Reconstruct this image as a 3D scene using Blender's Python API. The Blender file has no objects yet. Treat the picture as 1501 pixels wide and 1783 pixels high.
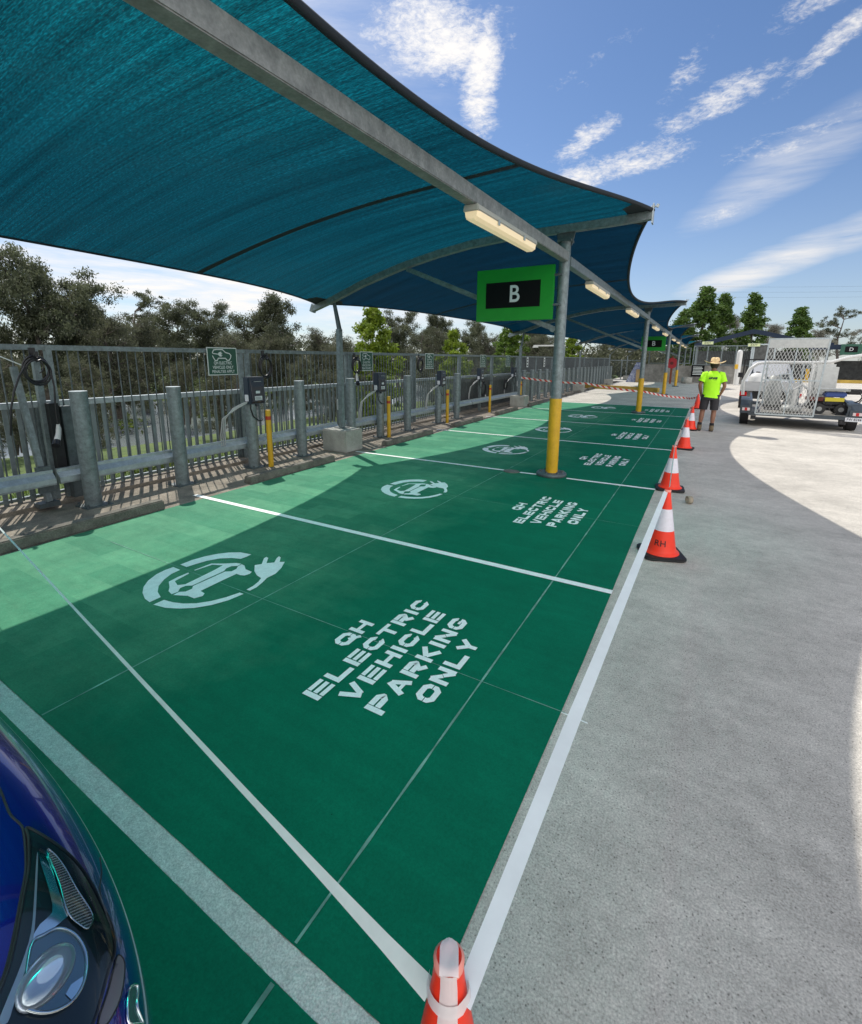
import bpy, bmesh, math, random
import numpy as np
from mathutils import Vector, Matrix
from mathutils.geometry import delaunay_2d_cdt
from mathutils.noise import noise as pnoise
SC = bpy.context.scene
COL = SC.collection
R = math.radians
random.seed(7)

# ------------------------------------------------------------------ camera
camd = bpy.data.cameras.new('camera')
cam = bpy.data.objects.new('camera', camd); COL.objects.link(cam)
PITCH, YAW, ROLL = R(11.887), R(30.019), R(0.439)
fw = Vector((-math.sin(YAW)*math.cos(PITCH), math.cos(YAW)*math.cos(PITCH), -math.sin(PITCH)))
rt = Vector((math.cos(YAW), math.sin(YAW), 0)); up = rt.cross(fw)
r2 = rt*math.cos(ROLL)+up*math.sin(ROLL); u2 = -rt*math.sin(ROLL)+up*math.cos(ROLL)
m = Matrix((r2, u2, -fw)).transposed().to_4x4(); m.translation = (0.458, 0, 1.72)
cam.matrix_world = m
camd.sensor_fit = 'HORIZONTAL'; camd.sensor_width = 36
camd.lens = 821.36/1501*36
camd.shift_x = (750.5-748.7)/1501; camd.shift_y = -(891.5-800.5)/1501
camd.clip_start = 0.05; camd.clip_end = 2000
SC.camera = cam

# ------------------------------------------------------------------ light
SUN = Vector((-0.69, 0.40, 1.0)).normalized()
EL = math.asin(SUN.z); ROT = math.atan2(SUN.x, SUN.y)
sd = bpy.data.lights.new('sun', 'SUN'); sun = bpy.data.objects.new('sun', sd); COL.objects.link(sun)
sd.energy = 2.75; sd.angle = R(0.53); sd.color = (1.0, 0.945, 0.86)
sun.rotation_euler = SUN.to_track_quat('Z', 'Y').to_euler()
SC.view_settings.view_transform = 'Standard'; SC.view_settings.look = 'None'
SC.view_settings.gamma = 1; SC.view_settings.exposure = 0.74
SC.cycles.max_bounces = 8; SC.cycles.transparent_max_bounces = 24

def N(nt, t, **kw):
    n = nt.nodes.new(t)
    for k, v in kw.items():
        if k.startswith('i_'):
            k = k[2:]; k = int(k) if k.isdigit() else k.replace('_', ' ')
            n.inputs[k].default_value = v
        else: setattr(n, k, v)
    return n

def world():
    w = bpy.data.worlds.new('World'); SC.world = w; w.use_nodes = True
    nt = w.node_tree; nt.nodes.clear(); L = nt.links.new
    out = N(nt, 'ShaderNodeOutputWorld'); bg = N(nt, 'ShaderNodeBackground'); bg.inputs[1].default_value = 0.11
    sky = N(nt, 'ShaderNodeTexSky', sky_type='NISHITA', sun_disc=False, sun_elevation=EL, sun_rotation=ROT,
            air_density=1.0, dust_density=0.6, ozone_density=2.0, altitude=20)
    tc = N(nt, 'ShaderNodeTexCoord'); nrm = N(nt, 'ShaderNodeVectorMath', operation='NORMALIZE')
    L(tc.outputs['Generated'], nrm.inputs[0]); D = nrm.outputs[0]
    def math_(op, a, b=None, clamp=False):
        n = N(nt, 'ShaderNodeMath', operation=op, use_clamp=clamp)
        for i, v in enumerate((a, b)):
            if v is None: continue
            if isinstance(v, (int, float)): n.inputs[i].default_value = v
            else: L(v, n.inputs[i])
        return n.outputs[0]
    def dot(v):
        n = N(nt, 'ShaderNodeVectorMath', operation='DOT_PRODUCT'); L(D, n.inputs[0]); n.inputs[1].default_value = v
        return n.outputs['Value']
    def cluster(c, a, la, lb, soft=1.0):
        c = Vector(c).normalized(); a = Vector(a); a = (a-c*a.dot(c)).normalized(); b = c.cross(a)
        u = math_('DIVIDE', dot(a), la); v = math_('DIVIDE', dot(b), lb)
        s = math_('ADD', math_('MULTIPLY', u, u), math_('MULTIPLY', v, v))
        front = math_('GREATER_THAN', dot(c), 0)
        return math_('MULTIPLY', math_('MULTIPLY', math_('POWER', math_('SUBTRACT', 1.0, s, True), 1.0 if soft < 0 or lb < .034 else 1.35), soft), front)
    def V(a, b): return (Vector(b)-Vector(a))
    cl = [
        ((-0.43, 0.755, 0.50), V((-0.52, .694, .499), (-.317, .811, .493)), .15, .075, 1.0),
        ((-0.37, 0.80, 0.45), V((-.377, .848, .372), (-.336, .784, .523)), .13, .048, 1.0),
        ((-0.15, 0.925, 0.33), V((-.26, .909, .326), (-.044, .934, .354)), .14, .035, .75),
        ((-0.24, 0.915, 0.31), V((-.26, .909, .30), (-.044, .95, .335)), .09, .03, .8),
        ((-0.03, 0.915, 0.39), V((-.109, .925, .364), (.06, .908, .415)), .12, .035, .8),
        ((-0.08, 0.90, 0.42), V((-.109, .925, .37), (-.04, .885, .46)), .09, .03, .5),
        ((0.07, 0.88, 0.46), V((0, .89, .45), (.13, .87, .48)), .10, .03, .55),
        ((-0.2, 0.87, 0.47), V((-.25, .85, .45), (-.1, .86, .5)), .10, .04, .35),
        ((0.06, 0.935, 0.325), V((-.023, .949, .314), (.143, .929, .342)), .13, .028, .5),
        ((0.10, 0.90, 0.42), V((0, .93, .37), (.13, .89, .46)), .10, .022, .7), ((-0.22, 0.90, 0.37), V((-.3, .88, .36), (-.2, .9, .42)), .07, .03, .7),
        ((-0.02, 0.965, 0.235), V((-.072, .972, .22), (.05, .96, .25)), .09, .02, .4),
    ]
    # streaky noise, stretched along the direction the high cloud is drawn out
    mp = N(nt, 'ShaderNodeMapping'); L(D, mp.inputs[0]); mp.inputs['Rotation'].default_value = (0, R(-18), R(8)); mp.inputs['Scale'].default_value = (5, 5, 12)
    n1 = N(nt, 'ShaderNodeTexNoise', i_Scale=2.3, i_Detail=12, i_Roughness=0.66, i_Distortion=0.35); L(mp.outputs[0], n1.inputs[0])
    n2 = N(nt, 'ShaderNodeTexNoise', i_Scale=15, i_Detail=9, i_Roughness=0.72, i_Distortion=0.5); L(mp.outputs[0], n2.inputs[0])
    nz = math_('ADD', math_('MULTIPLY', n1.outputs[0], .6), math_('MULTIPLY', n2.outputs[0], .4))
    tot = None
    for c in cl:
        o = cluster(*c); tot = o if tot is None else math_('MAXIMUM', tot, o)
    den = math_('ADD', math_('MULTIPLY', tot, 0.36), nz)
    rmp = N(nt, 'ShaderNodeMapRange', interpolation_type='SMOOTHSTEP'); L(den, rmp.inputs[0])
    rmp.inputs[1].default_value = .605; rmp.inputs[2].default_value = .90; rmp.inputs[4].default_value = .97
    # soft veils: low band, wisp, bright haze on the left under the sail
    veil = None
    for c in [((0.06, 0.985, 0.155), V((-.062, .992, .112), (.173, .966, .193)), .19, .036, .75),
              ((0.20, 0.955, 0.20), V((-.062, .992, .112), (.173, .966, .193)), .16, .035, .6),
              ((0.07, 0.95, 0.29), V((-.072, .972, .224), (.144, .931, .335)), .20, .05, .42),
              ((-0.8, 0.50, 0.12), V((-.9, .3, .12), (-.6, .8, .12)), .75, .16, .85),
              ((-0.75, 0.45, 0.42), V((-.9, .3, .5), (-.6, .8, .4)), .55, .35, .6),
              ((-0.6, 0.70, 0.10), V((-.9, .3, .1), (-.3, .95, .1)), .6, .12, .6),
              ((0.65, -0.70, 0.45), V((0, -1, .3), (1, 0, .3)), 1.3, .75, 1.3), ((0.05, -0.75, 0.8), V((-.7, 0, 1), (.7, 0, 1)), .9, .7, 1.1)]:  # unseen cloud behind the camera and overhead, added to fill the shade
        o = cluster(*c); veil = o if veil is None else math_('MAXIMUM', veil, o)
    mp2 = N(nt, 'ShaderNodeMapping'); L(D, mp2.inputs[0]); mp2.inputs['Rotation'].default_value = (0, R(-20), R(8)); mp2.inputs['Scale'].default_value = (2, 2, 16)
    n3 = N(nt, 'ShaderNodeTexNoise', i_Scale=2.4, i_Detail=10, i_Roughness=0.62, i_Distortion=0.3); L(mp2.outputs[0], n3.inputs[0])
    vr = N(nt, 'ShaderNodeMapRange'); L(n3.outputs[0], vr.inputs[0]); vr.inputs[1].default_value = .34; vr.inputs[2].default_value = .64; vr.inputs[3].default_value = .22
    veil = math_('MULTIPLY', math_('MULTIPLY', veil, vr.outputs[0]), 1.25, True)
    hz = math_('MULTIPLY', math_('POWER', math_('SUBTRACT', 1.0, math_('ABSOLUTE', dot((0, 0, 1))), True), 7.0), .42)
    veil = math_('MAXIMUM', veil, hz)
    # the sun-ward side is brighter, so its cloud is too
    sunw = math_('MULTIPLY', math_('MAXIMUM', dot(SUN), 0.0), 1.2)
    rear_fill = math_('MULTIPLY', math_('MAXIMUM', dot((.55, -.75, .37)), 0.0), 9.5)  # extra brightness for the added cloud behind the camera, as fill light
    bright = math_('ADD', math_('ADD', sunw, rear_fill), 4.6)
    ccol = N(nt, 'ShaderNodeVectorMath', operation='SCALE'); ccol.inputs[0].default_value = (1.03, 1.0, .97); L(bright, ccol.inputs['Scale'])
    tint = N(nt, 'ShaderNodeMix', data_type='RGBA', blend_type='MULTIPLY'); tint.inputs[0].default_value = 1.0
    L(sky.outputs[0], tint.inputs[6]); tint.inputs[7].default_value = (0.44, 0.53, 0.64, 1)
    m1 = N(nt, 'ShaderNodeMix', data_type='RGBA'); L(veil, m1.inputs[0]); L(tint.outputs[2], m1.inputs[6]); L(ccol.outputs[0], m1.inputs[7])
    m2 = N(nt, 'ShaderNodeMix', data_type='RGBA'); L(rmp.outputs[0], m2.inputs[0]); L(m1.outputs[2], m2.inputs[6]); L(ccol.outputs[0], m2.inputs[7])
    L(m2.outputs[2], bg.inputs[0]); L(bg.outputs[0], out.inputs[0])
world()

# ------------------------------------------------------------------ materials
def mat(name, col, rough=.6, metal=0.0, var=0.0, vscale=8, bump=0.0, bscale=60, spec=.5, col2=None, coat=0, stretch=None, fine=0.0, fscale=200):
    ma = bpy.data.materials.new(name); ma.use_nodes = True; nt = ma.node_tree; L = nt.links.new
    b = nt.nodes['Principled BSDF']
    b.inputs['Base Color'].default_value = (*col, 1); b.inputs['Roughness'].default_value = rough
    b.inputs['Metallic'].default_value = metal; b.inputs['Specular IOR Level'].default_value = spec
    b.inputs['Coat Weight'].default_value = coat; b.inputs['Coat Roughness'].default_value = .03
    tc = N(nt, 'ShaderNodeTexCoord'); vec = tc.outputs['Object']
    if stretch:
        mp = N(nt, 'ShaderNodeMapping'); L(vec, mp.inputs[0]); mp.inputs['Scale'].default_value = stretch; vec = mp.outputs[0]
    if var > 0 or col2:
        n = N(nt, 'ShaderNodeTexNoise', i_Scale=vscale, i_Detail=7, i_Roughness=.62); L(vec, n.inputs[0])
        r = N(nt, 'ShaderNodeMapRange'); L(n.outputs[0], r.inputs[0]); r.inputs[1].default_value = .32; r.inputs[2].default_value = .68
        mx = N(nt, 'ShaderNodeMix', data_type='RGBA'); L(r.outputs[0], mx.inputs[0])
        c2 = col2 or tuple(min(1, c*(1+var)) for c in col); c1 = col if col2 else tuple(c*(1-var) for c in col)
        mx.inputs[6].default_value = (*c1, 1); mx.inputs[7].default_value = (*c2, 1)
        last = mx.outputs[2]
        if fine > 0:
            n2 = N(nt, 'ShaderNodeTexNoise', i_Scale=fscale, i_Detail=3, i_Roughness=.6); L(tc.outputs['Object'], n2.inputs[0])
            r2 = N(nt, 'ShaderNodeMapRange'); L(n2.outputs[0], r2.inputs[0]); r2.inputs[1].default_value = .3; r2.inputs[2].default_value = .7
            r2.inputs[3].default_value = 1-fine; r2.inputs[4].default_value = 1+fine
            ml = N(nt, 'ShaderNodeVectorMath', operation='SCALE'); L(last, ml.inputs[0]); L(r2.outputs[0], ml.inputs['Scale']); last = ml.outputs[0]
        L(last, b.inputs['Base Color'])
    if bump > 0:
        n = N(nt, 'ShaderNodeTexNoise', i_Scale=bscale, i_Detail=4); L(vec, n.inputs[0])
        bp = N(nt, 'ShaderNodeBump', i_Strength=bump, i_Distance=.01); L(n.outputs[0], bp.inputs['Height']); L(bp.outputs[0], b.inputs['Normal'])
    return ma

def emit(name, col, e, base=(.8, .8, .8)):
    ma = mat(name, base, .4); b = ma.node_tree.nodes['Principled BSDF']
    b.inputs['Emission Color'].default_value = (*col, 1); b.inputs['Emission Strength'].default_value = e
    return ma

def concrete_ground():
    ma = bpy.data.materials.new('deck_concrete'); ma.use_nodes = True; nt = ma.node_tree; L = nt.links.new
    b = nt.nodes['Principled BSDF']; b.inputs['Roughness'].default_value = .9; b.inputs['Specular IOR Level'].default_value = .25
    tc = N(nt, 'ShaderNodeTexCoord'); V = tc.outputs['Object']
    def noise(s, d=5, r=.6, vec=None):
        n = N(nt, 'ShaderNodeTexNoise', i_Scale=s, i_Detail=d, i_Roughness=r); L(vec or V, n.inputs[0]); return n.outputs[0]
    def rng(v, a, c, lo, hi):
        n = N(nt, 'ShaderNodeMapRange'); L(v, n.inputs[0]); n.inputs[1].default_value = a; n.inputs[2].default_value = c; n.inputs[3].default_value = lo; n.inputs[4].default_value = hi; return n.outputs[0]
    def mul(a, c):
        n = N(nt, 'ShaderNodeMath', operation='MULTIPLY'); L(a, n.inputs[0]); L(c, n.inputs[1]); return n.outputs[0]
    mp = N(nt, 'ShaderNodeMapping'); L(V, mp.inputs[0]); mp.inputs['Scale'].default_value = (1.2, 9, 1)
    mp.inputs['Rotation'].default_value = (0, 0, R(12))
    f = rng(noise(.8, 7, .7), .32, .68, .80, 1.16)
    f = mul(f, rng(noise(1.3, 7, .72, mp.outputs[0]), .33, .67, .93, 1.05))
    f = mul(f, rng(noise(130, 3, .75), .32, .68, .62, 1.32))
    f = mul(f, rng(noise(5, 6, .7), .35, .65, .93, 1.07))
    f = mul(f, rng(noise(1.7, 9, .78), .54, .68, 1.0, .80)); f = mul(f, rng(noise(22, 5, .7), .3, .7, .88, 1.12))
    vo = N(nt, 'ShaderNodeTexVoronoi', i_Scale=55.0, i_Randomness=1.0); L(V, vo.inputs[0])
    f = mul(f, rng(vo.outputs['Distance'], .08, .20, .42, 1.0))
    sc = N(nt, 'ShaderNodeVectorMath', operation='SCALE'); sc.inputs[0].default_value = (.51, .482, .43); L(f, sc.inputs['Scale'])
    L(sc.outputs[0], b.inputs['Base Color'])
    bp = N(nt, 'ShaderNodeBump', i_Strength=.35, i_Distance=.004); L(noise(120, 4, .7), bp.inputs['Height']); L(bp.outputs[0], b.inputs['Normal'])
    return ma

def green_paint():
    ma = bpy.data.materials.new('green_coating'); ma.use_nodes = True; nt = ma.node_tree; L = nt.links.new
    b = nt.nodes['Principled BSDF']; b.inputs['Roughness'].default_value = .7; b.inputs['Specular IOR Level'].default_value = .12
    tc = N(nt, 'ShaderNodeTexCoord'); V = tc.outputs['Object']
    sep = N(nt, 'ShaderNodeSeparateXYZ'); L(V, sep.inputs[0])
    def noise(s, d=5, r=.6, vec=None):
        n = N(nt, 'ShaderNodeTexNoise', i_Scale=s, i_Detail=d, i_Roughness=r); L(vec or V, n.inputs[0]); return n.outputs[0]
    def rng(v, a, c, lo, hi):
        n = N(nt, 'ShaderNodeMapRange'); L(v, n.inputs[0]); n.inputs[1].default_value = a; n.inputs[2].default_value = c; n.inputs[3].default_value = lo; n.inputs[4].default_value = hi; return n.outputs[0]
    def M_(op, a, c, clamp=False):
        n = N(nt, 'ShaderNodeMath', operation=op, use_clamp=clamp)
        for i, v in enumerate((a, c)):
            if isinstance(v, (int, float)): n.inputs[i].default_value = v
            else: L(v, n.inputs[i])
        return n.outputs[0]
    # thin dusty first coat towards the fence, full second coat towards the aisle
    xn = M_('ADD', sep.outputs[0], M_('MULTIPLY', M_('SUBTRACT', noise(1.6, 5), .5), 2.6))
    thin = rng(xn, -1.5, -3.1, 0, 1)
    br = N(nt, 'ShaderNodeTexBrick', i_Scale=1.0); br.inputs['Mortar Size'].default_value = 0.0; br.inputs['Brick Width'].default_value = .62; br.inputs['Row Height'].default_value = .24
    br.inputs['Color1'].default_value = (0, 0, 0, 1); br.inputs['Color2'].default_value = (1, 1, 1, 1); br.inputs['Bias'].default_value = -.2
    L(V, br.inputs[0])
    patch = rng(br.outputs[0], 0, 1, .62, 1.2)
    thin = M_('MULTIPLY', M_('MULTIPLY', thin, patch), rng(noise(7, 6, .7), .3, .65, .6, 1.05), True)
    mx = N(nt, 'ShaderNodeMix', data_type='RGBA'); L(thin, mx.inputs[0])
    mx.inputs[6].default_value = (.001, .142, .078, 1); mx.inputs[7].default_value = (.085, .28, .160, 1)
    mpr = N(nt, 'ShaderNodeMapping'); L(V, mpr.inputs[0]); mpr.inputs['Scale'].default_value = (1.1, 14, 1)
    f = M_('MULTIPLY', rng(noise(130, 4, .75), .3, .7, .80, 1.2), rng(noise(2.2, 7, .7), .3, .7, .88, 1.12))
    f = M_('MULTIPLY', f, rng(noise(1.0, 6, .7, mpr.outputs[0]), .3, .7, .92, 1.08))
    vo = N(nt, 'ShaderNodeTexVoronoi', i_Scale=7.0); L(V, vo.inputs[0]); f = M_('MULTIPLY', f, rng(vo.outputs['Distance'], .012, .03, .45, 1.0))
    sc = N(nt, 'ShaderNodeVectorMath', operation='SCALE'); L(mx.outputs[2], sc.inputs[0]); L(f, sc.inputs['Scale'])
    L(sc.outputs[0], b.inputs['Base Color'])
    bp = N(nt, 'ShaderNodeBump', i_Strength=.3, i_Distance=.003); L(noise(150, 4, .7), bp.inputs['Height']); L(bp.outputs[0], b.inputs['Normal'])
    return ma

def sail_fabric(name, tcol, rcol):
    ma = bpy.data.materials.new(name); ma.use_nodes = True; nt = ma.node_tree; L = nt.links.new
    nt.nodes.clear(); out = N(nt, 'ShaderNodeOutputMaterial')
    tc = N(nt, 'ShaderNodeTexCoord'); V = tc.outputs['Object']
    def noise(s, d, r, scale, rot=0):
        mp = N(nt, 'ShaderNodeMapping'); L(V, mp.inputs[0]); mp.inputs['Scale'].default_value = scale; mp.inputs['Rotation'].default_value = (0, 0, rot)
        n = N(nt, 'ShaderNodeTexNoise', i_Scale=s, i_Detail=d, i_Roughness=r); L(mp.outputs[0], n.inputs[0]); return n.outputs[0]
    def rng(v, a, c, lo, hi):
        n = N(nt, 'ShaderNodeMapRange'); L(v, n.inputs[0]); n.inputs[1].default_value = a; n.inputs[2].default_value = c; n.inputs[3].default_value = lo; n.inputs[4].default_value = hi; return n.outputs[0]
    def mul(a, c):
        n = N(nt, 'ShaderNodeMath', operation='MULTIPLY'); L(a, n.inputs[0])
        if isinstance(c, (int, float)): n.inputs[1].default_value = c
        else: L(c, n.inputs[1])
        return n.outputs[0]
    streak = rng(noise(1.0, 5, .8, (.35, 60, 1)), .32, .68, .40, 1.65)
    wide = rng(noise(1.0, 3, .5, (.25, 6, 1)), .3, .7, .72, 1.28)
    speck = rng(noise(1.0, 2, .6, (28, 190, 1)), .42, .76, .7, 2.6)
    k = mul(mul(streak, wide), speck)
    def colored(c, fac):
        s = N(nt, 'ShaderNodeVectorMath', operation='SCALE'); s.inputs[0].default_value = c; L(fac, s.inputs['Scale']); return s.outputs[0]
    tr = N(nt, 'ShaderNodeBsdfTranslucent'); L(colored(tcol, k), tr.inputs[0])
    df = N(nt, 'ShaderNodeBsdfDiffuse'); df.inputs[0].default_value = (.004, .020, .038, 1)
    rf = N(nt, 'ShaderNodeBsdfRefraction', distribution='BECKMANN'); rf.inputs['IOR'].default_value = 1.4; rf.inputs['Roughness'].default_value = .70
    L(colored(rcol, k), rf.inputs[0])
    tp = N(nt, 'ShaderNodeBsdfTransparent'); tp.inputs[0].default_value = (.6, .9, .95, 1)
    a1 = N(nt, 'ShaderNodeAddShader'); L(tr.outputs[0], a1.inputs[0]); L(df.outputs[0], a1.inputs[1])
    a2 = N(nt, 'ShaderNodeAddShader'); L(a1.outputs[0], a2.inputs[0]); L(rf.outputs[0], a2.inputs[1])
    hole = rng(noise(1.0, 2, .6, (90, 170, 1)), .68, .80, .008, .35)
    mx = N(nt, 'ShaderNodeMixShader'); L(hole, mx.inputs[0]); L(a2.outputs[0], mx.inputs[1]); L(tp.outputs[0], mx.inputs[2])
    L(mx.outputs[0], out.inputs[0])
    return ma

def striped(name, c1, c2, freq, axis=1, slant=.6, other=0):
    ma = bpy.data.materials.new(name); ma.use_nodes = True; nt = ma.node_tree; L = nt.links.new
    b = nt.nodes['Principled BSDF']; b.inputs['Roughness'].default_value = .45
    uv = N(nt, 'ShaderNodeUVMap'); sep = N(nt, 'ShaderNodeSeparateXYZ'); L(uv.outputs[0], sep.inputs[0])
    a = N(nt, 'ShaderNodeMath', operation='MULTIPLY_ADD'); L(sep.outputs[1], a.inputs[0]); a.inputs[1].default_value = slant; L(sep.outputs[0], a.inputs[2])
    f = N(nt, 'ShaderNodeMath', operation='MULTIPLY'); L(a.outputs[0], f.inputs[0]); f.inputs[1].default_value = freq
    g = N(nt, 'ShaderNodeMath', operation='FRACT'); L(f.outputs[0], g.inputs[0])
    h = N(nt, 'ShaderNodeMath', operation='GREATER_THAN'); L(g.outputs[0], h.inputs[0]); h.inputs[1].default_value = .5
    mx = N(nt, 'ShaderNodeMix', data_type='RGBA'); L(h.outputs[0], mx.inputs[0]); mx.inputs[6].default_value = (*c1, 1); mx.inputs[7].default_value = (*c2, 1)
    L(mx.outputs[2], b.inputs['Base Color']); return ma

def leafmat(name, c1, c2, trans=.35):
    ma = bpy.data.materials.new(name); ma.use_nodes = True; nt = ma.node_tree; L = nt.links.new; nt.nodes.clear()
    out = N(nt, 'ShaderNodeOutputMaterial'); tc = N(nt, 'ShaderNodeTexCoord')
    n = N(nt, 'ShaderNodeTexNoise', i_Scale=1.4, i_Detail=8, i_Roughness=.7); L(tc.outputs['Object'], n.inputs[0])
    r = N(nt, 'ShaderNodeMapRange'); L(n.outputs[0], r.inputs[0]); r.inputs[1].default_value = .38; r.inputs[2].default_value = .62
    mx = N(nt, 'ShaderNodeMix', data_type='RGBA'); L(r.outputs[0], mx.inputs[0]); mx.inputs[6].default_value = (*c1, 1); mx.inputs[7].default_value = (*c2, 1)
    d = N(nt, 'ShaderNodeBsdfDiffuse'); t = N(nt, 'ShaderNodeBsdfTranslucent'); L(mx.outputs[2], d.inputs[0]); L(mx.outputs[2], t.inputs[0])
    g = N(nt, 'ShaderNodeBsdfGlossy'); g.inputs['Roughness'].default_value = .45; g.inputs[0].default_value = (.5, .5, .5, 1)
    ms = N(nt, 'ShaderNodeMixShader'); ms.inputs[0].default_value = trans; L(d.outputs[0], ms.inputs[1]); L(t.outputs[0], ms.inputs[2])
    m3 = N(nt, 'ShaderNodeMixShader'); m3.inputs[0].default_value = .05; L(ms.outputs[0], m3.inputs[1]); L(g.outputs[0], m3.inputs[2])
    L(m3.outputs[0], out.inputs[0]); return ma

def mesh_screen(name, col, cell, open_=.6):
    """woven / perforated sheet: real holes as alpha in its own material"""
    ma = mat(name, col, .5, .4); nt = ma.node_tree; L = nt.links.new; b = nt.nodes['Principled BSDF']
    tc = N(nt, 'ShaderNodeTexCoord'); ch = N(nt, 'ShaderNodeTexVoronoi', i_Scale=cell, i_Randomness=0.0); L(tc.outputs['Object'], ch.inputs[0])
    g = N(nt, 'ShaderNodeMath', operation='GREATER_THAN'); L(ch.outputs['Distance'], g.inputs[0]); g.inputs[1].default_value = open_
    L(g.outputs[0], b.inputs['Alpha']); return ma

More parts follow.
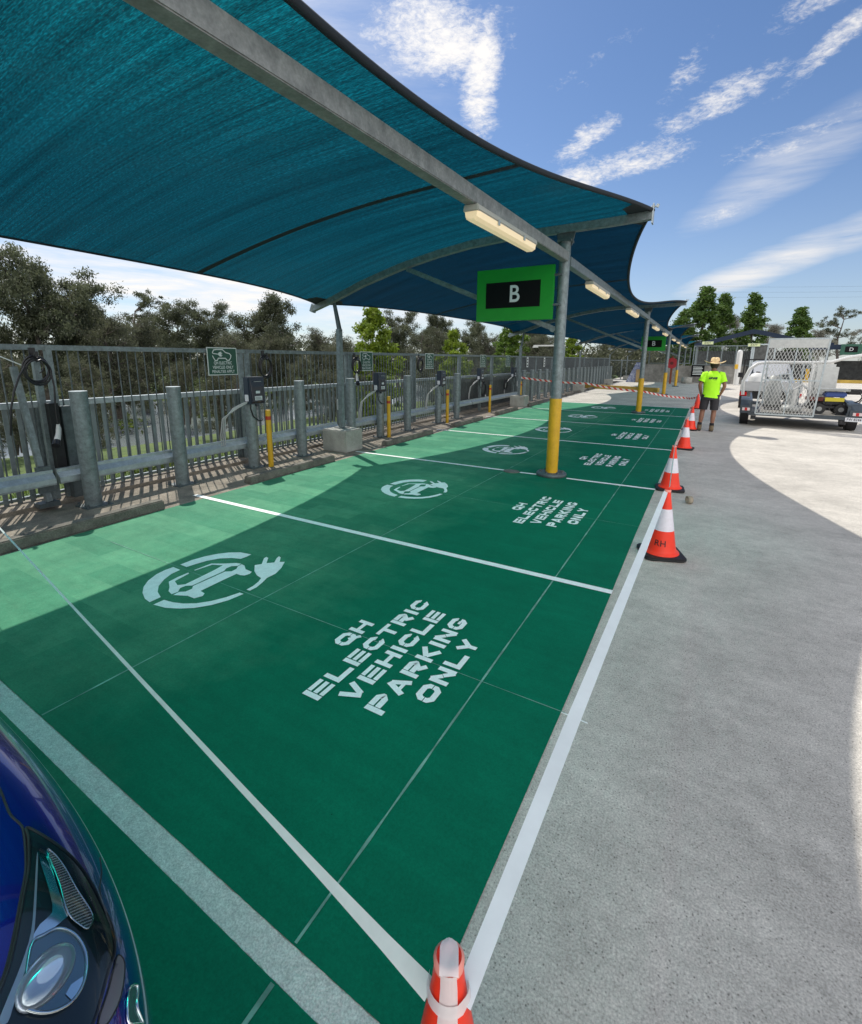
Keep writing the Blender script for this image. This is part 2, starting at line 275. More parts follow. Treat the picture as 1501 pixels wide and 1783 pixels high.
M = {
 'deck': concrete_ground(), 'green': green_paint(), 'sail': sail_fabric('teal_shade_cloth', (.0006, .021, .031), (0, .21, .17)), 'sail_dimmed': sail_fabric('shade_cloth_dimmed', (.0004, .0055, .012), (0, .07, .08)),  # far sails: same cloth, dimness of the grazing view painted into the colour
 'white_paint': mat('white_line_paint', (.86, .87, .86), .6, var=.07, vscale=14, fine=.1, fscale=160),
 'joint': mat('joint_dust', (.16, .33, .27), .9, var=.45, vscale=9),
 'bare': mat('masked_concrete_band', (.62, .60, .56), .9, var=.14, vscale=30, fine=.28, fscale=170, bump=.5, bscale=150),
 'galv': mat('galvanised_steel', (.185, .222, .23), .46, .35, var=.30, vscale=16, fine=.13, fscale=70, bump=.12, bscale=40),
 'galv_dark': mat('weathered_galvanised_steel', (.10, .122, .128), .5, .35, var=.3, vscale=12, fine=.12, fscale=60),
 'galv_light': mat('bright_galvanised_steel', (.40, .45, .47), .40, .4, var=.16, vscale=14, fine=.1, fscale=60),
 'slat': mat('pale_steel_slats', (.235, .27, .28), .45, .35, var=.16, vscale=10),
 'kerb': mat('weathered_kerb_concrete', (.235, .205, .165), .95, var=.35, vscale=4, fine=.3, fscale=90, bump=.6, bscale=60),
 'stop': mat('wheel_stop_concrete', (.145, .135, .115), .95, var=.4, vscale=7, fine=.3, fscale=80, bump=.7, bscale=50),
 'block': mat('plinth_concrete', (.33, .33, .30), .9, var=.2, vscale=5, fine=.15, fscale=80, bump=.3, bscale=40),
 'wall': mat('stained_wall_concrete', (.27, .26, .235), .9, var=.35, vscale=2.5, fine=.15, fscale=50),
 'dkwall': mat('dark_wall_concrete', (.085, .088, .085), .9, var=.4, vscale=3),
 'yellow': mat('yellow_enamel', (.62, .36, .012), .42, var=.14, vscale=6, fine=.06, fscale=60),
 'yellow_kerb': mat('worn_yellow_kerb', (.42, .28, .05), .7, var=.3, vscale=4),
 'red_band': mat('red_reflective', (.42, .03, .01), .4), 'navy': mat('charger_navy_plastic', (.018, .030, .050), .38),
 'navy2': mat('charger_front_plastic', (.010, .017, .030), .25), 'label': mat('white_label', (.62, .64, .68), .5),
 'rubber': mat('black_rubber', (.014, .014, .015), .6, var=.3, vscale=20), 'cable': mat('black_cable', (.012, .012, .014), .35),
 'conduit': mat('grey_conduit', (.42, .43, .43), .5), 'white_plastic': mat('white_plastic', (.62, .62, .6), .4),
 'sign_green': mat('sign_dark_green', (.006, .075, .045), .4), 'sign_white': mat('sign_white', (.62, .68, .66), .5),
 'b_green': mat('sign_bright_green', (.008, .27, .022), .35, var=.05), 'black': mat('sign_black', (.004, .004, .005), .6, spec=.15),
 'b_white': mat('sign_letter_white', (.62, .64, .66), .4), 'webbing': mat('black_webbing', (.006, .012, .018), .8),
 'seam': mat('dark_seam_webbing', (.004, .016, .026), .9),
 'diff': emit('batten_diffuser', (1.0, .80, .48), .24, (.72, .58, .38)), 'housing': mat('light_housing', (.42, .42, .38), .5),
 'cone_red': mat('cone_orange_red', (.88, .042, .014), .42, var=.06, vscale=9, spec=.4), 'cone_white': mat('cone_reflective_white', (.72, .70, .76), .35, var=.06, vscale=30),
 'cone_pink': mat('cone_worn_edge', (.85, .30, .24), .5),
 'tape': mat('white_barrier_tape', (.80, .83, .81), .38, var=.05, vscale=8), 'tape2': mat('thin_translucent_tape', (.74, .76, .73), .4, var=.08, vscale=12), 'ink': mat('marker_ink', (.02, .01, .01), .6),
 'redwhite': striped('red_white_tape', (.75, .70, .66), (.60, .05, .03), 4.5, slant=1.2),
 'cardboard': mat('cardboard', (.34, .29, .22), .9, var=.15),
 'skin': mat('tanned_skin', (.225, .105, .062), .55, var=.08, vscale=20), 'hair': mat('hair', (.03, .02, .015), .8),
 'hivis': mat('hi_vis_yellow', (.42, .92, .015), .75, var=.05, vscale=6, bump=.3, bscale=14), 'shorts': mat('charcoal_shorts', (.026, .025, .029), .85, var=.2, vscale=9),
 'straw': mat('straw', (.66, .50, .28), .85, var=.18, vscale=30), 'boot': mat('suede_boot', (.16, .12, .07), .9, var=.2, vscale=20), 'sock': mat('dark_sock', (.015, .015, .018), .95),
 'glove': mat('pale_glove', (.62, .60, .56), .8), 'logo': mat('shirt_print', (.015, .035, .03), .7),
 'trailer': mat('trailer_grey_paint', (.045, .058, .07), .4, .2, var=.2, vscale=6), 'alu': mat('aluminium', (.48, .49, .48), .35, .5, var=.1),
 'red_lens': mat('red_lens', (.45, .01, .012), .15), 'clear_lens': mat('clear_lens', (.6, .5, .5), .15),
 'ply': mat('trailer_floor', (.20, .19, .17), .7, .2, var=.3, vscale=8), 'white_car': mat('white_vehicle_paint', (.40, .41, .42), .25, coat=.5),
 'glass': mat('dark_glass', (.02, .028, .032), .05, spec=.8), 'chrome': mat('chrome', (.78, .84, .84), .07, 1.0),
 'engine_blue': mat('blue_machine_paint', (.02, .06, .25), .4), 'engine_yellow': mat('yellow_machine_label', (.6, .5, .03), .5),
 'machine': mat('machine_black', (.02, .02, .022), .5, .3, var=.3), 'machine_grey': mat('machine_grey', (.30, .31, .30), .5, .3, var=.2),
 'maroon': mat('red_cover', (.16, .04, .03), .5), 'car_blue': None,
 'water': mat('pond_water', (.20, .23, .24), .12, spec=1.0, bump=.25, bscale=3),
 'grass': mat('grass_field', (.045, .085, .018), .95, col2=(.11, .16, .03), vscale=1.5),
 'dirt': mat('leaf_litter', (.05, .04, .028), .95, col2=(.09, .085, .045), vscale=2),
 'bark': mat('grey_bark', (.085, .072, .060), .9, var=.4, vscale=6, bump=.4, bscale=20),
 'hose_red': mat('red_hose_reel', (.38, .02, .03), .4), 'blue_tarp': mat('blue_white_cover', (.45, .5, .6), .5, col2=(.04, .06, .22), vscale=7),
 'exit': mat('exit_sign_face', (.62, .68, .36), .4), 'perf': mesh_screen('woven_wire_mesh', (.16, .18, .185), 55, .30),
 'screen': mat('grey_privacy_screen', (.17, .185, .19), .6, .2, var=.12, vscale=3),
 'navy_sail': mat('dark_navy_sail', (.008, .02, .045), .8), 'lid': mat('iron_pit_lid', (.17, .16, .14), .7, .3, var=.3, vscale=20),
 'grass_blade': leafmat('grass_blades', (.05, .10, .015), (.12, .17, .03), .4),
}
M['tape2'].node_tree.nodes['Principled BSDF'].inputs['Alpha'].default_value = .82
cb = mat('blue_metallic_paint', (.001, .003, .19), .22, .5, coat=1.0); M['car_blue'] = cb
M['leaf_gum'] = leafmat('gum_foliage', (.045, .056, .030), (.140, .158, .088), .42)
M['leaf_gum2'] = leafmat('casuarina_foliage', (.048, .056, .032), (.140, .150, .088), .42)
M['leaf_lime'] = leafmat('lime_green_foliage', (.10, .17, .015), (.26, .34, .03), .45)
M['leaf_green'] = leafmat('fresh_green_foliage', (.06, .12, .018), (.17, .26, .035), .5)
M['leaf_pine'] = leafmat('deep_green_foliage', (.045, .10, .022), (.15, .24, .05), .45)
M['leaf_silver'] = leafmat('silver_gum_foliage', (.11, .11, .08), (.24, .235, .19), .3)
M['leaf_ground'] = leafmat('undergrowth_foliage', (.025, .04, .01), (.14, .19, .03), .4)
g_ = bpy.data.materials.new('clear_polycarbonate'); g_.use_nodes = True
nt_ = g_.node_tree; nt_.nodes.clear(); o_ = N(nt_, 'ShaderNodeOutputMaterial'); tp_ = N(nt_, 'ShaderNodeBsdfTransparent'); tp_.inputs[0].default_value = (.93, .96, .95, 1)
gl_ = N(nt_, 'ShaderNodeBsdfGlossy'); gl_.inputs['Roughness'].default_value = .02; fr_ = N(nt_, 'ShaderNodeFresnel'); fr_.inputs[0].default_value = 1.42
mx_ = N(nt_, 'ShaderNodeMixShader'); nt_.links.new(fr_.outputs[0], mx_.inputs[0]); nt_.links.new(tp_.outputs[0], mx_.inputs[1]); nt_.links.new(gl_.outputs[0], mx_.inputs[2]); nt_.links.new(mx_.outputs[0], o_.inputs[0])
M['clear'] = g_

# ------------------------------------------------------------------ helpers
class MB:
    def __init__(s): s.v = []; s.f = []; s.uv = None; s.smooth = set()
    def add(s, vs, fs, smooth=False):
        o = len(s.v); s.v += [tuple(v) for v in vs]
        for f in fs:
            if smooth: s.smooth.add(len(s.f))
            s.f.append(tuple(i+o for i in f))
        return s
    def box(s, x0, x1, y0, y1, z0, z1):
        if x0 > x1: x0, x1 = x1, x0
        if y0 > y1: y0, y1 = y1, y0
        vs = [(x, y, z) for z in (z0, z1) for y in (y0, y1) for x in (x0, x1)]
        return s.add(vs, [(0, 2, 3, 1), (4, 5, 7, 6), (0, 1, 5, 4), (2, 6, 7, 3), (0, 4, 6, 2), (1, 3, 7, 5)])
    def obox(s, c, ax, ay, az, hx, hy, hz):
        c = Vector(c); ax = Vector(ax)*hx; ay = Vector(ay)*hy; az = Vector(az)*hz
        vs = [c+ax*i+ay*j+az*k for k in (-1, 1) for j in (-1, 1) for i in (-1, 1)]
        return s.add(vs, [(0, 2, 3, 1), (4, 5, 7, 6), (0, 1, 5, 4), (2, 6, 7, 3), (0, 4, 6, 2), (1, 3, 7, 5)])
    def bar(s, a, b, w, h=None, upv=(0, 0, 1)):
        a = Vector(a); b = Vector(b); d = (b-a); L_ = d.length; d.normalize(); u = Vector(upv); 
        if abs(d.dot(u)) > .98: u = Vector((0, 1, 0))
        sx = d.cross(u).normalized(); uu = sx.cross(d)
        return s.obox((a+b)/2, d, sx, uu, L_/2, w/2, (h or w)/2)
    def cyl(s, a, b, r0, r1=None, n=16, cap=True):
        r1 = r0 if r1 is None else r1
        a = Vector(a); b = Vector(b); d = (b-a).normalized(); u = Vector((0, 0, 1)) if abs(d.z) < .9 else Vector((1, 0, 0))
        p = d.cross(u).normalized(); q = d.cross(p)
        vs = [a+(p*math.cos(t)+q*math.sin(t))*r0 for t in [2*math.pi*i/n for i in range(n)]]+[b+(p*math.cos(t)+q*math.sin(t))*r1 for t in [2*math.pi*i/n for i in range(n)]]
        s.add(vs, [(i, n+i, n+(i+1) % n, (i+1) % n) for i in range(n)], True)
        if cap: s.add(vs, [tuple(range(n)), tuple(range(2*n-1, n-1, -1))])
        return s
    def tube(s, pts, r, n=8, closed=False, radii=None, cap=True):
        pts = [Vector(p) for p in pts]; m_ = len(pts); rings = []; prev = None
        for i, p in enumerate(pts):
            if closed: t = pts[(i+1) % m_]-pts[i-1]
            else: t = pts[min(i+1, m_-1)]-pts[max(i-1, 0)]
            t.normalize()
            if prev is None:
                u = Vector((0, 0, 1)) if abs(t.z) < .9 else Vector((1, 0, 0)); a = t.cross(u).normalized()
            else: a = (prev-t*prev.dot(t)).normalized()
            prev = a; b = t.cross(a); rr = radii[i] if radii else r
            rings.append([p+(a*math.cos(k*2*math.pi/n)+b*math.sin(k*2*math.pi/n))*rr for k in range(n)])
        vs = [v for g in rings for v in g]; fs = []
        for i in range(m_ if closed else m_-1):
            j = (i+1) % m_
            for k in range(n): fs.append((i*n+k, i*n+(k+1) % n, j*n+(k+1) % n, j*n+k))
        s.add(vs, fs, True)
        if not closed and cap: s.add(rings[0], [tuple(range(n-1, -1, -1))]); s.add(rings[-1], [tuple(range(n))])
        return s
    def lathe(s, prof, c=(0, 0, 0), n=28, axis=None):
        c = Vector(c); vs = []; 
        for (r, z) in prof:
            for k in range(n):
                t = 2*math.pi*k/n; vs.append(c+Vector((r*math.cos(t), r*math.sin(t), z)))
        fs = [(i*n+k, i*n+(k+1) % n, (i+1)*n+(k+1) % n, (i+1)*n+k) for i in range(len(prof)-1) for k in range(n)]
        return s.add(vs, fs, True)
    def prism(s, poly, z0, z1):
        n = len(poly); vs = [(x, y, z0) for x, y in poly]+[(x, y, z1) for x, y in poly]
        return s.add(vs, [tuple(range(n-1, -1, -1)), tuple(range(n, 2*n))]+[(i, (i+1) % n, n+(i+1) % n, n+i) for i in range(n)])
    def grid(s, P, smooth=True):
        nu = len(P); nv = len(P[0]); vs = [p for r in P for p in r]
        return s.add(vs, [(i*nv+j, (i+1)*nv+j, (i+1)*nv+j+1, i*nv+j+1) for i in range(nu-1) for j in range(nv-1)], smooth)
    def tris(s, poly, fn):
        """flat polygon (2-D, may be concave) -> triangles mapped by fn"""
        r = delaunay_2d_cdt([Vector(p) for p in poly], [], [list(range(len(poly)))], 1, 1e-7)
        return s.add([fn(v.x, v.y) for v in r[0]], [tuple(f) for f in r[2]])
    def build(s, name, material, parent=None, bevel=0.0, loc=None):
        me = bpy.data.meshes.new(name); me.from_pydata(s.v, [], s.f); me.validate()
        if s.smooth and len(me.polygons) == len(s.f):
            for i in s.smooth: me.polygons[i].use_smooth = True
        if bevel > 0:
            bm = bmesh.new(); bm.from_mesh(me); bmesh.ops.remove_doubles(bm, verts=bm.verts, dist=1e-5)
            ed = [e for e in bm.edges if len(e.link_faces) == 2 and e.calc_face_angle(0) > .6]
            bmesh.ops.bevel(bm, geom=ed, offset=bevel, segments=2, affect='EDGES', clamp_overlap=True); bm.to_mesh(me); bm.free()
        if material: me.materials.append(material)
        o = bpy.data.objects.new(name, me); COL.objects.link(o)
        if parent: o.parent = parent
        if loc: o.location = loc
        return o

def tag(o, label=None, cat=None, group=None, kind=None):
    if label: o['label'] = label
    if cat: o['category'] = cat
    if group: o['group'] = group
    if kind: o['kind'] = kind
    return o
def empty(name, loc=(0, 0, 0), label=None, cat=None, group=None, rz=0):
    o = bpy.data.objects.new(name, None); COL.objects.link(o); o.location = loc; o.rotation_euler = (0, 0, rz); o.empty_display_size = .1
    return tag(o, label, cat, group)
def copy_tree(o, loc=None, rz=None, label=None, parent=None):
    c = o.copy(); COL.objects.link(c); c.parent = parent
    if loc is not None: c.location = loc
    if rz is not None: c.rotation_euler = (0, 0, rz)
    if label: c['label'] = label
    for ch in list(o.children): copy_tree(ch, parent=c)
    return c
def text_mesh(s, size, fn, name, material, parent=None, align='CENTER', xs=1.0, bold=0.0, thick=0.0):
    cu = bpy.data.curves.new('text', 'FONT'); cu.body = s; cu.size = size; cu.align_x = align; cu.align_y = 'CENTER'; cu.offset = bold; cu.space_character = 1.05
    to = bpy.data.objects.new('text', cu); COL.objects.link(to)
    dg = bpy.context.evaluated_depsgraph_get(); me = bpy.data.meshes.new_from_object(to.evaluated_get(dg))
    bpy.data.objects.remove(to); bpy.data.curves.remove(cu); me.name = name
    for v in me.vertices: v.co = Vector(fn(v.co.x*xs, v.co.y))
    me.materials.clear(); me.materials.append(material)
    o = bpy.data.objects.new(name, me); COL.objects.link(o); o.parent = parent
    return o
ORD = ['first', 'second', 'third', 'fourth', 'fifth', 'sixth', 'seventh', 'eighth', 'ninth', 'tenth', 'eleventh', 'twelfth', 'thirteenth', 'fourteenth', 'fifteenth', 'sixteenth', 'seventeenth', 'eighteenth', 'nineteenth', 'twentieth', 'twenty-first', 'twenty-second', 'twenty-third', 'twenty-fourth', 'twenty-fifth', 'twenty-sixth', 'twenty-seventh', 'twenty-eighth', 'twenty-ninth', 'thirtieth', 'thirty-first', 'thirty-second', 'thirty-third', 'thirty-fourth', 'thirty-fifth', 'thirty-sixth', 'thirty-seventh']
def off(y): return -.030*(y-3)            # the fence side drifts slightly away from the aisle line

# ------------------------------------------------------------------ ground
b = MB(); b.box(-6.62, 120, -30, 140, -.6, 0); 
deck = MB(); n_ = 1
deck.add([(-5.45, -30, 0), (90, -30, 0), (90, 180, 0), (-11.75, 180, 0), (-5.45, -30, -.9), (-11.75, 180, -.9), (90, -30, -.9), (90, 180, -.9)],
         [(0, 1, 2, 3), (0, 3, 5, 4), (0, 4, 6, 1), (1, 6, 7, 2), (2, 7, 5, 3), (4, 5, 7, 6)])
tag(deck.build('ground', M['deck']), kind='structure')

GE = lambda y: -4.83+off(y)*1.15
def sheet(name, poly, z, m_, kind='structure'):
    o = MB().tris(poly, lambda x, y: (x, y, z)).build(name, m_); return tag(o, kind=kind)
band = lambda x, e: .689-.0235*(x+.2)+e
sheet('painted_pavement', [(0.0, band(0, .044)), (0.012, 2.6), (0.0, 5.0), (0.01, 9), (0.0, 20.58), (GE(20.6), 20.58), (GE(12), 12), (GE(7), 7), (GE(3), 3), (GE(.8)+.02, band(-4.8, .044))], .004, M['green'])
sheet('painted_pavement', [(0.0, band(0, -.044)), (GE(.7)+.02, band(-4.8, -.044)), (GE(-2.6), -2.6), (0.0, -2.6)], .004, M['green'])
# bare masked band between the two coats, ragged along its edges
bb = []; rnd = random.Random(3)
xs = [i*.02 for i in range(0, 245)]
for x in xs: bb.append((-x+.03, band(-x, .043+rnd.uniform(-.0022, .0022))))
for x in reversed(xs): bb.append((-x+.03, band(-x, -.043+rnd.uniform(-.0022, .0022))))
sheet('bare_pavement_strip', bb, .0015, M['bare'])
LY = [3.55, 6.975, 10.39, 13.78, 17.18]
for i, y in enumerate(LY):
    xl = -5.05+off(y)*1.3
    for (x0, x1) in ([(xl, -2.20), (-1.93, -1.66), (-1.20, .012)] if i == 1 else [(xl, .012)]):
        w = .034
        sheet('pavement_line_marking', [(x0, y-w-.01), (x1, y-w+.006), (x1, y+w+.006), (x0, y+w-.01)], .008, M['white_paint'])
sheet('pavement_line_marking', [(GE(20.6), 20.58), (.01, 20.56), (.01, 20.64), (GE(20.6), 20.66)], .008, M['white_paint'])
jb = MB(); rnd = random.Random(9)
def jstrip(p, q, w):
    p = Vector(p); q = Vector(q); n = max(2, int((q-p).length/.12)); d = (q-p).normalized(); s_ = Vector((-d.y, d.x)); pr = None
    for i in range(n+1):
        c = p.lerp(q, i/n); ww = w*rnd.uniform(.5, 1.35)/2; a = (c.x+s_.x*ww, c.y+s_.y*ww, .0065); b_ = (c.x-s_.x*ww, c.y-s_.y*ww, .0065)
        if pr: jb.add([pr[0], pr[1], b_, a], [(0, 1, 2, 3)])
        pr = (a, b_)
jstrip((-.425, band(-.4, .05)), (-.47, 20.5), .011); jstrip((-2.18, band(-2.2, .05)), (-2.16, 20.5), .009)
jstrip((-.41, band(-.4, -.05)), (-.40, -2.5), .012)
for y in (2.12, 5.25, 8.7, 12.0, 15.4): jstrip((-4.3, y+.03), (.03, y-.01), .005)
tag(jb.build('pavement_joint_lines', M['joint']), kind='structure')
cj = MB()
for (p, q, w) in [((.0, 2.11), (.14, 2.10), .009)]:
    cj.add([(p[0], p[1]-w/2, .003), (q[0], q[1]-w/2, .003), (q[0], q[1]+w/2, .003), (p[0], p[1]+w/2, .003)], [(0, 1, 2, 3)])
tag(cj.build('pavement_marking', M['white_paint']), kind='structure')
# weathered strip along the fence
kb = [(GE(y)-.002, y) for y in (-2.6, 3, 8, 14, 20.6, 46)]+[(-6.40+off(y), y) for y in (46, 20, 10, 3, -2.6)]
sheet('edge_path', kb, .003, M['kerb'])
up_ = MB(); ys_ = (-3, 3, 10, 20, 30, 46)
for y0, y1 in zip(ys_, ys_[1:]):
    vs = []
    for y in (y0, y1):
        for (dx, z) in ((-6.06, .0), (-6.06, .05), (-6.44, .05), (-6.44, -.7)): vs.append((dx+off(y), y, z))
    up_.add(vs, [(0, 4, 5, 1), (1, 5, 6, 2), (2, 6, 7, 3)])
tag(up_.build('edge_kerb', M['kerb']), kind='structure')

# terrain beyond the deck
tg = []; nx, ny = 60, 70
for i in range(nx+1):
    row = []
    for j in range(ny+1):
        x = -6.7-(i/nx)**1.6*150; y = -40+(j/ny)*240
        d = -6.7-x
        z = -1.5-.9*math.exp(-((d-24)/9)**2)-.25*min(1, d/6)+.9*max(0, min(1, (d-36)/30))+.25*pnoise(Vector((x*.08, y*.08, 1)))
        row.append((x+off(y)*(1 if i == 0 else .5), y, z))
    tg.append(row)
tag(MB().grid(tg).build('terrain', M['grass']), kind='structure')
tag(MB().add([(-14, -10, -2.05), (-14, 75, -2.05), (-48, 75, -2.05), (-48, -10, -2.05)], [(0, 1, 2, 3)]).build('pond_water', M['water']), kind='structure')
far_ = MB().add([(-900, -200, -2.9), (900, -200, -2.9), (900, 1400, -2.9), (-900, 1400, -2.9)], [(0, 1, 2, 3)])
tag(far_.build('distant_ground', M['grass']), kind='structure')

# ------------------------------------------------------------------ painted markings
def stroke(mb, pts, t, fn, closed=False):
    P = [Vector(p) for p in pts]; n = len(P); Lf = []; Rt = []
    for i in range(n):
        if closed: d0 = (P[i]-P[i-1]).normalized(); d1 = (P[(i+1) % n]-P[i]).normalized()
        else:
            d0 = (P[i]-P[i-1]).normalized() if i > 0 else (P[1]-P[0]).normalized(); d1 = (P[i+1]-P[i]).normalized() if i < n-1 else d0
        nn = Vector((-(d0+d1).y, (d0+d1).x)).normalized(); k = 1/max(.35, nn.dot(Vector((-d0.y, d0.x))))
        Lf.append(P[i]+nn*t/2*k); Rt.append(P[i]-nn*t/2*k)
    vs = [fn(p.x, p.y) for p in Lf]+[fn(p.x, p.y) for p in Rt]
    mb.add(vs, [(i, (i+1) % n, n+(i+1) % n, n+i) for i in range(n if closed else n-1)])
LW, LH, LT, SG = .137, .110, .033, .024
ZC = [0]
def glyph(mb, ch, u0, fn):
    W, H, t = LW, LH, LT; i = t/2; c = .02; g = .004; h = H/2
    def f(u, v): p = fn(u0+u, v); return (p[0], p[1], p[2]+ZC[0]*.00012)
    def S(pts, tt=t): ZC[0] = (ZC[0]+1) % 9; stroke(mb, pts, tt, f)
    def B(a, b_, c_, d): ZC[0] = (ZC[0]+1) % 9; mb.add([f(a, c_), f(b_, c_), f(b_, d), f(a, d)], [(0, 1, 2, 3)])
    tb = .027
    if ch == 'I': B(0, .035, 0, H); return .035
    if ch == 'E': B(0, t, 0, H); [B(t+g+.002, W, y, y+tb) for y in (0, (H-tb)/2, H-tb)]
    elif ch == 'L': S([(i, H), (i, i), (W, i)])
    elif ch == 'H': B(0, t, 0, H); B(W-t, W, 0, H); B(t, W-t, h-tb/2, h+tb/2)
    elif ch == 'T': B(0, W, H-tb, H); B(W/2-i, W/2+i, 0, H-tb)
    elif ch in 'CGOQ':
        top = [(i, h+g/2), (i, H-i-c), (i+c, H-i), (W-i-c, H-i), (W-i, H-i-c)]; bot = [(i, h-g/2), (i, i+c), (i+c, i), (W-i-c, i), (W-i, i+c)]
        if ch in 'OQ': S(top+[(W-i, h+g/2)]); S(bot+[(W-i, h-g/2)])
        else: S(top+[(W-i, H*.66)]); S(bot+[(W-i, h-g/2-.002 if ch == 'G' else H*.34)])
        if ch == 'G': B(W*.5, W-t, h-tb/2-.004, h+tb/2-.012)
        if ch == 'Q': S([(W*.55, h*.75), (W+.004, -.008)], t*.8)
    elif ch in 'PR':
        B(0, t, 0, H); lo = h-i*.2
        S([(t+g, H-i), (W-i-c, H-i), (W-i, H-i-c), (W-i, lo+c), (W-i-c, lo), (t+g, lo)])
        if ch == 'R': S([(W*.52, lo-i*.8), (W-i, 0)])
    elif ch == 'A': S([(i, 0), (W/2-.002, H)]); S([(W-i, 0), (W/2+.004, H-.01)]); B(W*.3, W*.7, H*.2, H*.2+tb*.8)
    elif ch == 'V': S([(i, H), (W/2-.004, 0)]); S([(W-i, H), (W/2+.008, .012)])
    elif ch == 'Y': S([(i, H), (W/2, h-.004)]); S([(W-i, H), (W/2+.004, h)]); B(W/2-i, W/2+i, 0, h-.004)
    elif ch == 'K': B(0, t, 0, H); S([(t+.006, h), (W-i, H)]); S([(t+.012, h+.002), (W-i, 0)])
    elif ch == 'N': B(0, t, 0, H); B(W-t, W, 0, H); S([(i+.004, H-.004), (W/2-.002, h)], t*.95); S([(W/2+.002, h), (W-i-.004, .004)], t*.95)
    return W
def word(mb, s, y_mid, xbase, fn_off=0):
    ws = [(.035 if c == 'I' else LW) for c in s]; tot = sum(ws)+SG*(len(s)-1); u = y_mid-tot/2
    for c, w in zip(s, ws):
        glyph(mb, c, u, lambda a, v: (xbase-v, a, .008)); u += w+SG
tcs = [2.125, 5.26, 8.67, 11.93, 15.45, 18.85]
bayname = ['in the nearest bay', 'in the second nearest bay', 'just beyond the near column', 'in the fourth bay from the camera', 'in the fifth bay from the camera', 'in the farthest green bay']
ICON = {
'top': [(0.045, 0.42), (0.154, 0.422), (0.26, 0.397), (0.354, 0.35), (0.422, 0.293), (0.48, 0.206), (0.499, 0.082), (0.443, 0.075), (0.386, 0.081), (0.357, 0.164), (0.298, 0.244), (0.209, 0.295), (0.114, 0.318), (0.043, 0.329)],
'left': [(-0.014, 0.424), (-0.018, 0.322), (-0.098, 0.312), (-0.188, 0.266), (-0.272, 0.196), (-0.331, 0.11), (-0.366, 0.011), (-0.45, 0.006), (-0.439, 0.086), (-0.398, 0.19), (-0.342, 0.277), (-0.263, 0.355), (-0.163, 0.41), (-0.081, 0.428)],
'bot': [(-0.377, -0.048), (-0.366, -0.135), (-0.338, -0.218), (-0.289, -0.293), (-0.213, -0.355), (-0.121, -0.398), (-0.024, -0.424), (-0.024, -0.467), (-0.144, -0.452), (-0.251, -0.407), (-0.337, -0.34), (-0.396, -0.259), (-0.439, -0.164), (-0.456, -0.05)],
'plug': [(0.032, -0.429), (0.099, -0.423), (0.169, -0.4), (0.222, -0.369), (0.239, -0.298), (0.283, -0.217), (0.362, -0.127), (0.407, -0.16), (0.501, -0.08), (0.53, -0.078), (0.525, -0.107), (0.44, -0.181), (0.485, -0.227), (0.558, -0.175), (0.598, -0.16), (0.588, -0.193), (0.516, -0.257), (0.539, -0.294), (0.441, -0.361), (0.338, -0.405), (0.248, -0.406), (0.171, -0.44), (0.094, -0.465), (0.034, -0.465)],
'carA': [(0.038, 0.222), (0.194, 0.215), (0.25, 0.122), (0.309, 0.045), (0.321, -0.008), (0.276, -0.017), (0.248, 0.022), (0.197, 0.024), (0.155, -0.005), (-0.006, -0.011), (-0.139, -0.017), (-0.167, 0.02), (-0.209, 0.023), (-0.253, -0.02), (-0.3, -0.015), (-0.284, 0.049), (-0.24, 0.109), (-0.191, 0.199), (-0.103, 0.216), (-0.014, 0.219), (-0.023, 0.195), (-0.161, 0.167), (-0.191, 0.085), (-0.149, 0.048), (-0.011, 0.063), (0.138, 0.082), (0.221, 0.1), (0.182, 0.185), (0.039, 0.207)],
'carB': [(-0.301, -0.036), (-0.249, -0.027), (-0.222, -0.064), (-0.17, -0.065), (-0.138, -0.029), (0.002, -0.026), (0.153, -0.021), (0.183, -0.062), (0.234, -0.057), (0.275, -0.024), (0.317, -0.019), (0.31, -0.062), (0.269, -0.127), (0.261, -0.212), (0.228, -0.229), (0.184, -0.218), (0.171, -0.184), (0.172, -0.137), (0.045, -0.14), (-0.158, -0.151), (-0.167, -0.212), (-0.199, -0.236), (-0.253, -0.215), (-0.254, -0.139), (-0.279, -0.088)]}
for k, yc in enumerate(tcs):
    mb = MB()
    for s_, xb in (('QH', -1.268), ('ELECTRIC', -1.088), ('VEHICLE', -.92), ('PARKING', -.745), ('ONLY', -.573)): word(mb, s_, yc, xb-.006*(k > 0))
    tag(mb.build('bay_lettering', M['white_paint']), 'white lettering QH ELECTRIC VEHICLE PARKING ONLY '+bayname[k], 'road marking', 'stencilled bay lettering')
    mb = MB(); a = (0, .20, .16, .1, .2, .14)[k]; dx = (0, -.02, -.03, 0, -.05, -.03)[k]
    for nm, poly in ICON.items():
        ca, sa = (math.cos(a), math.sin(a)) if nm == 'plug' else (1, 0)
        if nm == 'plug' and k: # stencil of the plug was laid turned a little in the other bays
            pp = [((u-.05)*ca-(v+.44)*sa+.075, (u-.05)*sa+(v+.44)*ca-.44) for u, v in poly]
        else: pp = poly
        mb.tris(pp, lambda u, v: (-2.82+dx-v, yc+.005+u, .008))
    tag(mb.build('ev_symbol', M['white_paint']), 'white ring symbol with car and plug '+bayname[k], 'road marking', 'painted electric car symbols')

# pit lid in the second line
mb = MB(); mb.cyl((0, 0, .004), (0, 0, .014), .13, n=32); t_ = mb.build('pit_lid', M['lid'], loc=(-2.07, 6.96, 0)); t_.scale = (1, .8, 1)
tag(t_, 'round rusty iron pit lid breaking the white line beside the near column', 'pit lid')

